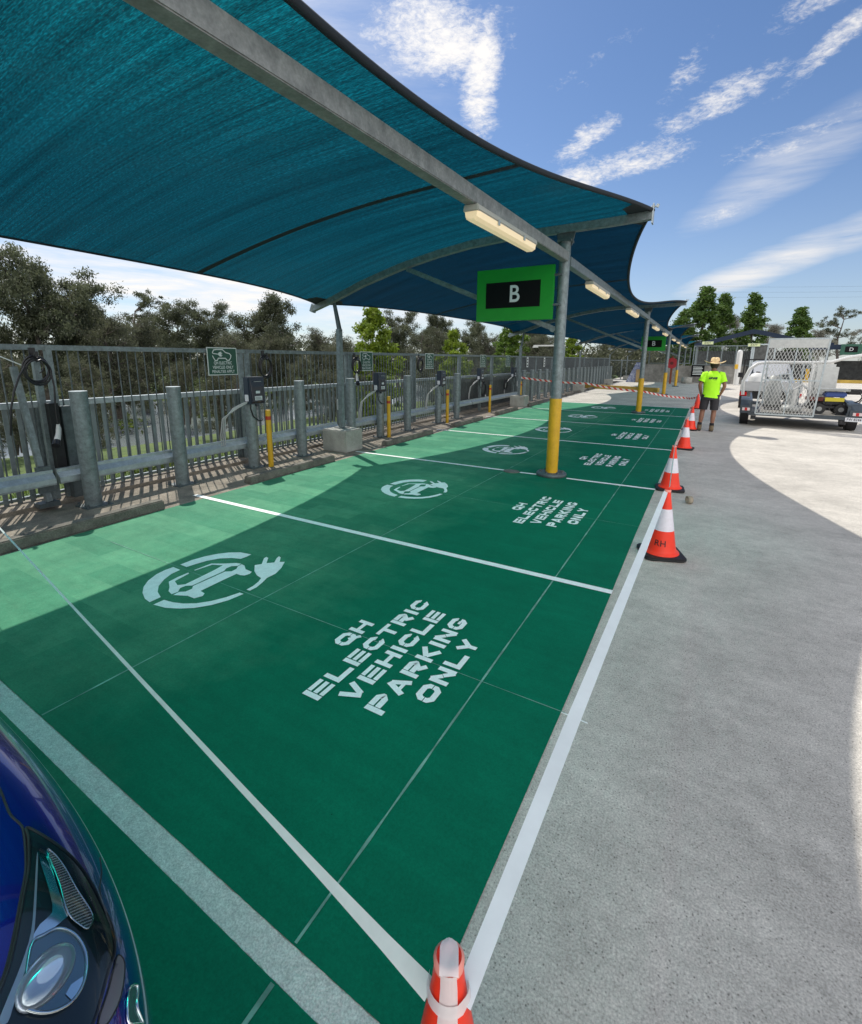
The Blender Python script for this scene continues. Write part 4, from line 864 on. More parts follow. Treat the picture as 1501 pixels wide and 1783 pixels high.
# ------------------------------------------------------------------ cones and tape
def cone(loc, label, rz=0, letters=None, h=.61, band_=True, pink=False, zb=.245, zt=.44):
    t = empty('traffic_cone', loc, label, 'traffic cone', 'orange traffic cones along the bays', rz)
    base = MB(); w = .18; poly = []
    for i in range(4):
        for k in range(4):
            a = i*math.pi/2+k*math.pi/6-.0; c_ = [(w-.06, w-.06), (-w+.06, w-.06), (-w+.06, -w+.06), (w-.06, -w+.06)][i]; poly.append((c_[0]+.06*math.cos(a), c_[1]+.06*math.sin(a)))
    base.prism(poly, .0, .030); base.build('base', M['rubber'], t, bevel=.008)
    r = lambda z: .125-(.125-.021)*(z-.03)/(h-.03)
    pr = [(.150, .031), (.146, .040), (.128, .048), (.120, .07)]+[(r(z), z) for z in (.12, .2, zb)]
    MB().lathe(pr, n=36).build('lower_body', M['cone_red'], t)
    MB().lathe([(r(zb)+.0015, zb), (r(zt)+.0015, zt)] if band_ else [(r(zb), zb), (r(zt), zt)], n=36).build('reflective_band', M['cone_white'] if band_ else M['cone_red'], t)
    MB().lathe([(r(zt), zt), (r(h-.06), h-.06), (.027, h-.02), (.0265, h-.006), (.023, h), (.017, h-.001), (.015, h-.03), (.015, h-.2)], n=36).build('top', M['cone_red'], t)
    MB().lathe([(.0275, h-.018), (.0285, h-.004), (.023, h+.002)], n=24).build('rim', M['cone_pink'], t)
    if letters:
        ang = letters[1]
        def fn(u, v):
            z = .135+v; a = ang+u/.11; rr = r(z)+.0025; return (rr*math.cos(a), rr*math.sin(a), z)
        text_mesh(letters[0], .075, fn, 'lettering', M['ink'], t, bold=.0008)
    return t
coneP = [((.265, 4.56, .004), 'orange cone marked RH with white tape tied across it, second nearest'), ((.175, 7.12, .004), 'third nearest orange cone, with string tied round its top'),
         ((.20, 10.75, .004), 'orange cone fourth from the camera, tape leading to it'), ((.22, 13.95, .004), 'orange cone standing left of the walking man, at the far bays')]
angR = math.atan2(0-4.56, .458-.265)
cone(coneP[0][0], coneP[0][1], .35, ('RH', angR-.35-.12))
p2 = cone(coneP[1][0], coneP[1][1], .1)
for l_, lb in coneP[2:]: copy_tree(p2, l_, random.uniform(-.3, .3), lb)
cone((.24, 20.6, .004), 'small plain red cone beyond the end of the green bays, without white band', .5, band_=False, h=.56)
NC = (.168, .585)
nc = cone((NC[0], NC[1], .004), 'nearest orange cone at the bottom edge wrapped at its top in white tape', .2, h=.66, zb=.15, zt=.36)
# tape wrap over the near cone top
w = MB()
def crad(z): return .125-(.104)*(z-.03)/.63
AC = -1.10
for a0, a1, z0, z1 in ((AC-.50, AC+.45, .20, .664), (AC-2.0, AC+1.9, .580, .604)):
    P_ = []
    for i in range(17):
        a = a0+(a1-a0)*i/16; P_.append([(NC[0]+(max(crad(z)+.003, .0310 if z > .63 else 0)+(.003 if z1 < .62 else 0)+.0012*(1+math.sin(i*1.9+z*55))+.0022*max(0, pnoise(Vector((i*.9, z*38, a0)))))*math.cos(a), NC[1]+(max(crad(z)+.003, .0310 if z > .63 else 0)+(.003 if z1 < .62 else 0))*math.sin(a), z) for z in [z0+(z1-z0)*j/14 for j in range(15)]])
    w.grid(P_)
ca_, sa_ = math.cos(AC), math.sin(AC); P_ = []
def W_(v): return 1.0 if v > 0 else math.sqrt(max(.05, 1-(v/.0262)**2))*1.15 if v < -.012 else 1.0
for i in range(9):
    u = (-1+2*i/8)*.017; P_.append([(NC[0]-sa_*u*W_(v_)+ca_*v_, NC[1]+ca_*u*W_(v_)+sa_*v_, .6685-.9*max(0, abs(v_)-.024)+.0008*math.sin(i+v_*90)) for v_ in [-.0255+.055*j/8 for j in range(9)]])
w.grid(P_)
tw = w.build('tape_wrap', M['tape'], None); 
tw_m = mat('thin_white_tape', (.80, .74, .73), .35, var=.05); nt = tw_m.node_tree; bs = nt.nodes['Principled BSDF']; bs.inputs['Alpha'].default_value = .78
tw.data.materials[0] = tw_m
tag(tw, 'crumpled translucent white tape wrapped over the top of the nearest cone', 'tape')

def ribbon(name, pts, widths, wv, m_, label, cat='tape', group=None, sag=0, seg=24):
    P = [Vector(p) for p in pts]; out = []; mb = MB(); uvs = []
    tot = sum((P[i+1]-P[i]).length for i in range(len(P)-1)); acc = 0
    for i in range(len(P)-1):
        L_ = (P[i+1]-P[i]).length
        for j in range(seg+(i == len(P)-2)):
            f = j/seg; p = P[i].lerp(P[i+1], f)-Vector((0, 0, sag*4*f*(1-f))); w_ = widths[i]*(1-f)+widths[i+1]*f; v = Vector(wv[i]).lerp(Vector(wv[i+1]), f).normalized()
            out.append((p-v*w_/2, p+v*w_/2, acc+L_*f))
        acc += L_
    vs = [v for a, c, _ in out for v in (a, c)]; mb.add(vs, [(2*i, 2*i+1, 2*i+3, 2*i+2) for i in range(len(out)-1)], True)
    me = bpy.data.meshes.new(name); me.from_pydata(mb.v, [], mb.f); uv = me.uv_layers.new()
    for poly in me.polygons:
        poly.use_smooth = True
        for li in poly.loop_indices:
            vi = me.loops[li].vertex_index; uv.data[li].uv = (out[vi//2][2], (vi % 2)*.075)
    me.materials.append(m_); o = bpy.data.objects.new(name, me); COL.objects.link(o); tag(o, label, cat, group); return o
ribbon('barrier_tape', [(NC[0]+.030, NC[1]-.005, .585), (.20, 1.4, .565), (.228, 3.0, .575), (.252, 4.53, .60)], [.036, .042, .042, .034], [(.97, 0, -.24), (.97, 0, -.24), (.97, 0, -.24), (.9, 0, -.4)], M['tape'], 'wide white tape stretched from the nearest cone to the cone marked RH')
ribbon('barrier_tape', [(NC[0]-.030-5.858*q_, NC[1]-.015+.98*q_, .575-.075*q_) for q_ in (0, .02, .05, .10, .2, .4, .7, 1)], [.034, .026, .020, .015, .0125, .010, .010, .012], [(.2, .9, .4)]*8, M['tape2'], 'long white tape running from the nearest cone off the left edge')
ribbon('barrier_tape', [(.275, 4.56, .64), (.18, 7.10, .645)], [.016, .016], [(.5, 0, .8), (.5, 0, .8)], M['tape'], 'thin twisted string between the cone marked RH and the next cone', sag=.02)
ribbon('hazard_tape', [(.18, 7.12, .63), (.20, 10.75, .62), (.22, 13.95, .62), (.235, 20.6, .50)], [.07, .07, .07, .07], [(.25, 0, 1), (.3, 0, 1), (.3, 0, 1), (.3, 0, 1)], M['redwhite'], 'red and white striped tape linking the farther cones', sag=.10)
ribbon('hazard_tape', [(-5.7+off(19), 18.95, 1.06), (-3.6, 19.3, .88), (-1.55, 20.0, .60), (-.2, 21.6, .33), (.24, 20.62, .45)], [.075]*5, [(0, 0, 1)]*5, M['redwhite'], 'red and white striped tape closing off the far side of the bays', sag=.04)
ribbon('hazard_tape', [(-6.1, 2.36, 1.62), (-5.9, 1.2, 2.2)], [.014, .014], [(0, 0, 1)]*2, M['tape'], 'white string leading from the leftmost cable coil off the left edge')
# tape roll
t = empty('tape_roll', (.43, 6.5, 0), 'empty brown tape roll standing on the concrete right of the cones', 'tape roll', None, .5)
mb = MB(); n = 30; ri, ro, hw = .040, .048, .028; vs = []
for k in range(n):
    a = 2*math.pi*k/n
    for rr, xx in ((ri, -hw), (ro, -hw), (ro, hw), (ri, hw)): vs.append((xx, rr*math.cos(a), .049+rr*math.sin(a)))
mb.add(vs, [(k*4+j, k*4+(j+1) % 4, ((k+1) % n)*4+(j+1) % 4, ((k+1) % n)*4+j) for k in range(n) for j in range(4)], True); mb.build('core', M['cardboard'], t)
MB().cyl((-hw-.001, 0, .002), (hw+.001, .05, .002), .001, n=4).build('tape_end', M['cardboard'], t)

# ------------------------------------------------------------------ blue car, front corner
cP = dict(xa=-1.435, La=1.4589, yc=-.4745, hw=.8734, p=3.9397, m=5.8752, z0=.3814, zt=.9251, sl=.1457)
def car_h(x, y):
    r = (max(0, (x-cP['xa'])/cP['La'])**cP['p']+(abs(y-cP['yc'])/cP['hw'])**cP['p'])**(1/cP['p'])
    top = cP['zt']-cP['sl']*max(0, x+1.2)**1.6
    return cP['z0']+(top-cP['z0'])*max(0, 1-r**cP['m'])**(1/cP['m'])
def car_pt(x, y, o=0):
    e = .002; n_ = Vector((-(car_h(x+e, y)-car_h(x-e, y))/(2*e), -(car_h(x, y+e)-car_h(x, y-e))/(2*e), 1)).normalized()
    return Vector((x, y, car_h(x, y)))+n_*o
car = empty('blue_car', (-2.2, cP['yc'], 0), 'glossy deep blue car, its headlight corner filling the bottom left', 'car'); CI = Vector((2.2, -cP['yc'], 0))
def cl(v): return Vector(v)+CI
bd = MB(); th = [(-math.pi/2+math.pi*i/260) for i in range(261)]; rr = [0, .2, .4, .55]+[1-.45*(1-i/60)**2.2 for i in range(1, 61)]
P_ = []
for r_ in rr:
    row = []
    for k in range(-30, 0): row.append((cP['xa']+k*.02, cP['yc']-cP['hw']*r_))
    for a in th:
        s_, c_ = math.sin(a), math.cos(a); row.append((cP['xa']+cP['La']*r_*abs(c_)**(2/cP['p']), cP['yc']+cP['hw']*r_*math.copysign(abs(s_)**(2/cP['p']), s_)))
    for k in range(-1, -31, -1): row.append((cP['xa']+k*.02, cP['yc']+cP['hw']*r_))
    P_.append([cl((x, y, car_h(x, y) if r_ < .9999 else cP['z0'])) for x, y in row])
last = P_[-1]; P_.append([Vector((v.x*.995+.0, v.y*.995, .22)) for v in last])
bd.grid(P_); bd.build('body', M['car_blue'], car)
def patch(name, poly, o, m_, parent=car, gap=.006, edge=None):
    xs_ = [p[0] for p in poly]; ys_ = [p[1] for p in poly]; bnd = []
    for i in range(len(poly)):
        a = Vector(poly[i]); c = Vector(poly[(i+1) % len(poly)]); n = max(1, int((c-a).length/gap))
        for j in range(n): bnd.append(a.lerp(c, j/n))
    pts = list(bnd); x = min(xs_)
    while x < max(xs_):
        y = min(ys_)
        while y < max(ys_): pts.append(Vector((x+.0003, y+.0002))); y += gap
        x += gap
    r_ = delaunay_2d_cdt(pts, [], [list(range(len(bnd)))], 1, 1e-7)
    mb = MB(); mb.add([cl(car_pt(v.x, v.y, o)) for v in r_[0]], [tuple(f) for f in r_[2]], True)
    ob = mb.build(name, m_, parent); bm = bmesh.new(); bm.from_mesh(ob.data); bmesh.ops.recalc_face_normals(bm, faces=bm.faces)
    bm.faces.ensure_lookup_table()
    if sum(f.normal.z for f in bm.faces) < 0: bmesh.ops.reverse_faces(bm, faces=bm.faces)
    left = set(bm.verts); best = set()
    while left:
        st = [left.pop()]; isl = set(st)
        while st:
            for e_ in st.pop().link_edges:
                for v_ in e_.verts:
                    if v_ in left: left.discard(v_); isl.add(v_); st.append(v_)
        if len(isl) > len(best): best = isl
    bmesh.ops.delete(bm, geom=[v_ for v_ in bm.verts if v_ not in best], context='VERTS')
    bm.to_mesh(ob.data); bm.free(); return ob
def smooth_poly(P, k=4):
    n = len(P); out = []
    for i in range(n):
        p0, p1, p2, p3 = [Vector(P[(i+d) % n]) for d in (-1, 0, 1, 2)]
        for j in range(k):
            t_ = j/k; out.append(tuple(.5*((2*p1)+(p2-p0)*t_+(2*p0-5*p1+4*p2-p3)*t_*t_+(3*p1-p0-3*p2+p3)*t_**3)))
    return out
HL = dict(
 housing=[(-.608, .262), (-.588, .272), (-.548, .285), (-.502, .295), (-.455, .296), (-.409, .292), (-.369, .287), (-.331, .272), (-.303, .248), (-.275, .224), (-.255, .204), (-.225, .165), (-.24, .10), (-.29, .09), (-.327, .107), (-.353, .125), (-.385, .154), (-.427, .181), (-.479, .21), (-.524, .234), (-.581, .255)],
 chromeY=[(-.545, .254), (-.54, .264), (-.464, .25), (-.414, .241), (-.407, .24), (-.4, .215), (-.395, .188), (-.404, .19), (-.418, .207), (-.425, .226), (-.45, .235), (-.498, .245)],
 ribs=[(-.539, .265), (-.522, .271), (-.489, .272), (-.444, .269), (-.393, .268), (-.375, .255), (-.38, .248), (-.411, .242), (-.47, .254)],
 strip=[(-.536, .249), (-.533, .25), (-.453, .216), (-.403, .192), (-.37, .169), (-.342, .146), (-.323, .13), (-.331, .123), (-.351, .141), (-.38, .168), (-.415, .194), (-.47, .22)],
 barrel=[(-.396, .187), (-.398, .204), (-.394, .223), (-.37, .235), (-.338, .233), (-.308, .217), (-.292, .192), (-.3, .165), (-.329, .148), (-.356, .163)],
 lens=[(-.347, .159), (-.357, .189), (-.353, .223), (-.336, .206), (-.326, .181), (-.324, .155), (-.335, .153)],
 chip=[(-.312, .201), (-.313, .217), (-.299, .21), (-.291, .194), (-.305, .191)],
 bumper=[(-.325, .274), (-.311, .276), (-.27, .249), (-.246, .219), (-.252, .209), (-.28, .236), (-.305, .257)],
 fog=[(-.279, .266), (-.285, .279), (-.257, .263), (-.241, .261), (-.238, .242), (-.26, .252)])
ribm = mat('ribbed_reflector', (.75, .77, .77), .18, .8); nt = ribm.node_tree
wv_ = N(nt, 'ShaderNodeTexWave', wave_type='BANDS', bands_direction='X', i_Scale=62.0); tc_ = N(nt, 'ShaderNodeTexCoord'); nt.links.new(tc_.outputs['Object'], wv_.inputs[0])
bp_ = N(nt, 'ShaderNodeBump', i_Strength=1.0, i_Distance=.004); nt.links.new(wv_.outputs['Fac'], bp_.inputs['Height']); nt.links.new(bp_.outputs[0], nt.nodes['Principled BSDF'].inputs['Normal'])
rc_ = N(nt, 'ShaderNodeMix', data_type='RGBA'); nt.links.new(wv_.outputs['Fac'], rc_.inputs[0]); rc_.inputs[6].default_value = (.10, .11, .11, 1); rc_.inputs[7].default_value = (.9, .92, .92, 1); nt.links.new(rc_.outputs[2], nt.nodes['Principled BSDF'].inputs['Base Color'])
hous = mat('headlight_housing_black', (.012, .022, .022), .18)
hl = patch('headlight', smooth_poly(HL['housing'], 3), .0012, hous)
def rim_tube(poly, o, r, name, m_, parent):
    mb = MB(); mb.tube([cl(car_pt(x, y, o)) for x, y in poly], r, 6, True); return mb.build(name, m_, parent)
rim_tube(smooth_poly(HL['housing'], 5), .001, .0028, 'headlight_seal', M['rubber'], hl)
patch('reflector', smooth_poly(HL['chromeY'], 2), .0035, M['chrome'], hl, .004); patch('indicator', smooth_poly(HL['ribs'], 3), .0048, ribm, hl, .004)
rim_tube(smooth_poly(HL['ribs'], 4), .0052, .0014, 'indicator_trim', M['chrome'], hl); patch('light_strip', smooth_poly(HL['strip'], 3), .004, mat('light_guide', (.42, .5, .56), .25, .5), hl, .004)
patch('projector_bezel', smooth_poly(HL['barrel'], 4), .0048, mat('smoked_bezel', (.22, .28, .28), .14, .9), hl, .005)
rim_tube(smooth_poly(HL['barrel'], 5), .006, .0026, 'projector_ring', M['chrome'], hl)
lz = MB(); c0 = car_pt(-.343, .185, .002); nn = (car_pt(-.343, .185, .02)-c0).normalized(); R_ = .040
a_ = nn.cross(Vector((1, .5, 0))).normalized(); b2 = nn.cross(a_); G = []
for i in range(13):
    f = i/12*math.pi/2; G.append([cl(c0+nn*(R_*.42*math.cos(f))+(a_*math.cos(q)*1.15+b2*math.sin(q)*.78)*R_*math.sin(f)) for q in [2*math.pi*k/32 for k in range(33)]])
lz.grid(G); lz.build('projector_lens', mat('projector_lens_glass', (.70, .78, .85), .05, .6), hl)
patch('reflector_chip', HL['chip'], .0062, M['chrome'], hl, .004)
for s_, (px_, py_) in enumerate(((-.47, .228), (-.30, .235))): pass
patch('headlight_cover', smooth_poly(HL['housing'], 3), .0175, M['clear'], hl, .008)
patch('bumper_insert', smooth_poly(HL['bumper'], 3), .0016, mat('grey_bumper_insert', (.13, .13, .15), .35), car); rim_tube(smooth_poly(HL['bumper'], 3), .001, .0016, 'insert_gap', M['rubber'], car)
patch('fog_recess', smooth_poly(HL['fog'], 3), .0016, mat('fog_light_glass', (.10, .20, .20), .08, .6), car, .004); rim_tube(smooth_poly(HL['fog'], 4), .002, .0022, 'fog_trim', M['chrome'], car)
hood = [(-1.9, .30), (-1.3, .290), (-.95, .283), (-.796, .269), (-.725, .264), (-.658, .255), (-.626, .258), (-.612, .258), (-.581, .250), (-.524, .230), (-.479, .206), (-.427, .177), (-.385, .150), (-.353, .121), (-.29, .084), (-.22, .03), (-.13, -.1), (-.085, -.3), (-.08, -.47), (-.085, -.65), (-.13, -.85)]
mb = MB(); mb.tube([cl(car_pt(x, y, -.0005)) for x, y in smooth_poly(hood, 4)[:-6]], .0026, 6); mb.build('bonnet_gap', M['rubber'], car)
mb = MB(); mb.tube([cl(car_pt(x, y, -.0003)) for x, y in ((-.413, .294), (-.443, .305), (-.48, .325), (-.525, .342), (-.56, .362), (-.59, .378))], .0018, 6); mb.build('bumper_gap', M['rubber'], car)
# rest of the car, behind the frame edge
g = MB(); secs = [(-1.45, .925, .86, .93), (-2.15, 1.42, .66, .93), (-3.4, 1.46, .64, .93), (-4.2, 1.05, .74, .90), (-4.55, .95, .78, .82)]; P_ = []
for x, zt, wt, wb in secs:
    pr = [(-wb*.93, .22), (-wb, .5), (-wb*.97, .86), (-wt, zt-.05), (-wt*.7, zt), (0, zt+.02), (wt*.7, zt), (wt, zt-.05), (wb*.97, .86), (wb, .5), (wb*.93, .22)]
    if x == -1.45: pr = [(a*.94, min(z, .9)) for a, z in pr]
    P_.append([Vector((x+2.2, a, z)) for a, z in pr])
g.grid(P_); g.add([P_[-1][i] for i in range(11)], [tuple(range(11))]); g.build('cabin_body', M['car_blue'], car)
MB().add([Vector((x+2.2, a, z)) for x, a, z in ((-1.55, -.72, .98), (-1.55, .72, .98), (-2.10, .62, 1.40), (-2.10, -.62, 1.40))], [(0, 1, 2, 3)]).build('windscreen', M['glass'], car)
for (x, y) in ((-.95, .30), (-.95, -1.25), (-3.6, .34), (-3.6, -1.29)):
    wl = MB(); wl.cyl(cl((x, y-.1, .33)), cl((x, y+.1, .33)), .33, n=32); wl = wl.build('wheel', M['rubber'], car)
    MB().cyl(cl((x, y-.105, .33)), cl((x, y+.105, .33)), .21, n=24).build('rim', M['machine_grey'], wl)

# ------------------------------------------------------------------ worker
def skin(name, verts, edges, radii, m_, parent, sub=2, root=0):
    me = bpy.data.meshes.new(name); me.from_pydata(verts, edges, []); o = bpy.data.objects.new(name, me); COL.objects.link(o)
    mo = o.modifiers.new('s', 'SKIN'); mo.use_smooth_shade = True; sb = o.modifiers.new('u', 'SUBSURF'); sb.levels = sub; sb.render_levels = sub
    for i, v in enumerate(me.skin_vertices[0].data):
        r_ = radii[i]; v.radius = r_ if isinstance(r_, tuple) else (r_, r_); v.use_root = (i == root)
    dg = bpy.context.evaluated_depsgraph_get(); m2 = bpy.data.meshes.new_from_object(o.evaluated_get(dg)); bpy.data.objects.remove(o)
    m2.materials.clear(); m2.materials.append(m_); m2.name = name; ob = bpy.data.objects.new(name, m2); COL.objects.link(ob); ob.parent = parent
    return ob
def loft(name, rings, m_, parent, n=24, closed_ends=True, wob=0.0):
    """rings: (cx, cy, z, rx, ry, tilt)"""
    mb = MB(); P_ = []
    for (cx_, cy_, z, rx, ry) in rings:
        P_.append([(cx_+rx*math.copysign(abs(math.cos(a))**.85, math.cos(a))+wob*math.sin(3*a+z*31), cy_+ry*math.copysign(abs(math.sin(a))**.9, math.sin(a))+wob*math.cos(4*a+z*23), z) for a in [2*math.pi*k/n for k in range(n+1)]])
    mb.grid(P_)
    if closed_ends: mb.add(P_[0][:-1], [tuple(range(n-1, -1, -1))]); mb.add(P_[-1][:-1], [tuple(range(n))])
    return mb.build(name, m_, parent)
pw = empty('person', (.58, 14.0, 0), 'man in yellow hi-vis shirt, dark shorts and straw hat walking away', 'person', None, R(4))
# facing +y; x to the right; standing height about 1.80 with hat
J = dict(pel=(0, 0, .93), spine=(.0, -.01, 1.15), chest=(.005, -.01, 1.34), neck=(.01, .03, 1.50), head0=(.01, .06, 1.58), head1=(.01, .07, 1.68), head2=(.01, .07, 1.77),
         sl=(-.175, -.01, 1.42), el=(-.272, -.055, 1.16), wl=(-.215, .06, .935), sr=(.185, -.01, 1.42), er=(.278, -.05, 1.15), wr=(.205, .05, .915),
         hl=(-.10, 0, .90), kl=(-.135, .03, .50), al=(-.165, -.02, .10), tl=(-.175, .09, .05), hr=(.10, 0, .90), kr=(.115, .0, .49), ar=(.10, -.08, .10), trr=(.11, .05, .05))
V_ = []; idx = {}; Rr = []
def jv(nm, r_): idx[nm] = len(V_); V_.append(J[nm] if isinstance(nm, str) else nm); Rr.append(r_)
for nm, r_ in (('pel', (.155, .105)), ('spine', (.135, .10)), ('chest', (.165, .11)), ('neck', .058), ('head0', (.066, .08)), ('head1', (.078, .095)), ('head2', (.06, .07)),
               ('sl', .058), ('el', .043), ('wl', .028), ('sr', .058), ('er', .043), ('wr', .028), ('hl', .095), ('kl', .06), ('al', .038), ('tl', .035), ('hr', .095), ('kr', .06), ('ar', .038), ('trr', .035)): jv(nm, r_)
E_ = [('pel', 'spine'), ('spine', 'chest'), ('chest', 'neck'), ('neck', 'head0'), ('head0', 'head1'), ('head1', 'head2'), ('chest', 'sl'), ('chest', 'sr'), ('pel', 'hl'), ('pel', 'hr'), ('al', 'tl'), ('ar', 'trr')]
Ei = [(idx[a], idx[b_]) for a, b_ in E_]
def mid(a, c, f, dx, r_):
    p = Vector(J[a]).lerp(Vector(J[c]), f)+Vector(dx); V_.append(tuple(p)); Rr.append(r_); return len(V_)-1
for s_ in 'lr':
    k1 = mid('h'+s_, 'k'+s_, .5, (0, 0, 0), .08); c1 = mid('k'+s_, 'a'+s_, .33, (0, -.015, 0), .062); c2 = mid('k'+s_, 'a'+s_, .75, (0, 0, 0), .042)
    u1 = mid('s'+s_, 'e'+s_, .5, (0, 0, 0), .05); f1 = mid('e'+s_, 'w'+s_, .3, (0, 0, 0), .043)
    Ei += [(idx['h'+s_], k1), (k1, idx['k'+s_]), (idx['k'+s_], c1), (c1, c2), (c2, idx['a'+s_]), (idx['s'+s_], u1), (u1, idx['e'+s_]), (idx['e'+s_], f1), (f1, idx['w'+s_])]
    # hand: palm and five fingers, loosely curled
    W = Vector(J['w'+s_]); sg = -1 if s_ == 'l' else 1
    palm = W+Vector((-.012*sg, .022, -.055)); V_.append(tuple(palm)); Rr.append((.028, .014)); pi_ = len(V_)-1; Ei.append((idx['w'+s_], pi_))
    for q, (dy, L_) in enumerate(((-.024, .062), (-.008, .072), (.008, .068), (.022, .052))):
        a = palm+Vector((-.004*sg, dy, -.035)); c = a+Vector((-.010*sg, .004, -L_*.5)); d = c+Vector((-.022*sg, .004, -L_*.35))
        i0 = len(V_); V_ += [tuple(a), tuple(c), tuple(d)]; Rr += [.0095, .0085, .007]; Ei += [(pi_, i0), (i0, i0+1), (i0+1, i0+2)]
    a = W+Vector((-.01*sg, .045, -.035)); c = a+Vector((-.012*sg, .022, -.03)); i0 = len(V_); V_ += [tuple(a), tuple(c)]; Rr += [.011, .009]; Ei += [(pi_, i0), (i0, i0+1)]
skin('body', V_, Ei, Rr, M['skin'], pw)
fc = MB()   # face features on the far side of the head
hc = Vector((.01, .155, 1.66)); fc.tube([hc+Vector((0, -.01, .03)), hc+Vector((0, .012, 0)), hc+Vector((0, .018, -.022)), hc+Vector((0, .0, -.03))], .01, 8, radii=[.007, .010, .013, .008]); fc.build('nose', M['skin'], pw)
for s_ in (-1, 1):
    MB().lathe([(0, -.006), (.009, -.003), (.011, .003), (0, .006)], (.01+s_*.032, .152, 1.68), n=10).build('eye', M['sock'], pw)
    e = MB(); e.tube([(.01+s_*.082, .05, 1.70), (.01+s_*.094, .04, 1.69), (.01+s_*.094, .04, 1.655), (.01+s_*.082, .055, 1.635)], .009, 6); e.build('ear', M['skin'], pw)
MB().box(-.018, .038, .146, .152, 1.612, 1.619).build('mouth', mat('lips', (.22, .07, .05), .5), pw)
loft('hair', [(.01, .045, 1.575, .062, .052), (.01, .052, 1.62, .083, .085), (.01, .055, 1.70, .088, .098), (.01, .06, 1.76, .07, .08)], M['hair'], pw)
for o_ in (pw.children[-1],): o_.location = (0, -.018, 0)
# shirt with sleeves
sh = MB(); rings = [(.0, .0, .855, .195, .135), (.0, .0, .90, .190, .130), (.0, -.005, 1.02, .183, .126), (.0, -.01, 1.15, .190, .128), (.0, -.01, 1.28, .205, .135), (.005, -.01, 1.38, .212, .130), (.005, -.005, 1.44, .185, .112), (.008, .005, 1.485, .12, .085), (.01, .02, 1.515, .072, .066)]
n = 36; P_ = []
rings2 = []
for i in range(len(rings)-1):
    for f in (0, .33, .66): rings2.append(tuple(rings[i][k]*(1-f)+rings[i+1][k]*f for k in range(5)))
rings2.append(rings[-1])
for (cx_, cy_, z, rx, ry) in rings2:
    row = []
    for k in range(n+1):
        a = 2*math.pi*k/n; wr = .007*pnoise(Vector((math.cos(a)*3, math.sin(a)*3, z*6)))+.010*max(0, 1.1-z)*2*math.sin(5*a+z*14)
        row.append((cx_+(rx+wr)*math.cos(a), cy_+(ry+wr)*math.sin(a), z+.012*math.sin(a*2)*(z < .87)))
    P_.append(row)
sh.grid(P_)
for s_, S_, E2 in ((-1, J['sl'], J['el']), (1, J['sr'], J['er'])):
    S_ = Vector(S_); E2 = Vector(E2); sh.tube([S_+Vector((-.05*s_, 0, .018)), S_+Vector((0.004*s_, 0, .012)), S_.lerp(E2, .25), S_.lerp(E2, .50), S_.lerp(E2, .66)], .07, 18, radii=[.070, .078, .080, .079, .084], cap=False)
sh.build('shirt', M['hivis'], pw)
sp = MB()   # print across the shoulders
for j in range(7): sp.obox((-.080+j*.026+.004*(j % 2), -.143, 1.337+.004*(j % 3)), (1, 0, .0), (0, 1, 0), (.35, 0, 1), .011, .0035, .024)
sp.build('back_print', M['logo'], pw)
sp = MB(); [sp.box(-.058+j*.02, -.058+j*.02+.012, -.1425, -.137, 1.292, 1.301) for j in range(7)]; sp.build('small_print', M['logo'], pw)
# shorts
loft('shorts_seat', [(0, 0, .795, .178, .125), (0, 0, .86, .182, .128), (0, 0, .93, .172, .12), (0, 0, 1.0, .16, .112)], M['shorts'], pw)
for s_, H_, K_ in ((-1, J['hl'], J['kl']), (1, J['hr'], J['kr'])):
    H_ = Vector(H_); K_ = Vector(K_); mb = MB(); mb.tube([H_+Vector((-.01*s_, 0, .02)), H_.lerp(K_, .3), H_.lerp(K_, .6), H_.lerp(K_, .87)], .1, 20, radii=[.105, .104, .097, .095]); mb.build('shorts_leg', M['shorts'], pw)
for s_ in 'lr':
    A = Vector(J['a'+s_]); mb = MB(); mb.tube([A+Vector((0, 0, .0)), A+Vector((0, 0, .06)), A+Vector((0, .004, .115))], .05, 14, radii=[.05, .05, .052]); mb.build('sock', M['sock'], pw)
    bt = MB(); bt.tube([A+Vector((0, -.055, -.055)), A+Vector((0, -.03, -.045)), A+Vector((0, .03, -.042)), A+Vector((0, .11, -.055)), A+Vector((0, .165, -.062)), A+Vector((0, .19, -.068))], .05, 14, radii=[.03, .052, .052, .046, .04, .018])
    bt.tube([A+Vector((0, -.005, -.05)), A+Vector((0, -.004, .02)), A+Vector((0, -.003, .055))], .05, 14, radii=[.052, .053, .056]); bt = bt.build('boot', M['boot'], pw)
    so = MB(); so.prism([(A.x+.046*math.cos(q)*(1), A.y+.062+.135*math.sin(q)) for q in [2*math.pi*k/20 for k in range(20)]], A.z-.1, A.z-.078); so.build('sole', M['rubber'], bt)
W = Vector(J['wr']); mb = MB(); mb.tube([W+Vector((0, .02, -.02)), W+Vector((.0, .03, -.06)), W+Vector((-.005, .03, -.10)), W+Vector((.004, .035, -.13))], .04, 10, radii=[.024, .036, .038, .02]); mb.build('glove', M['glove'], pw)
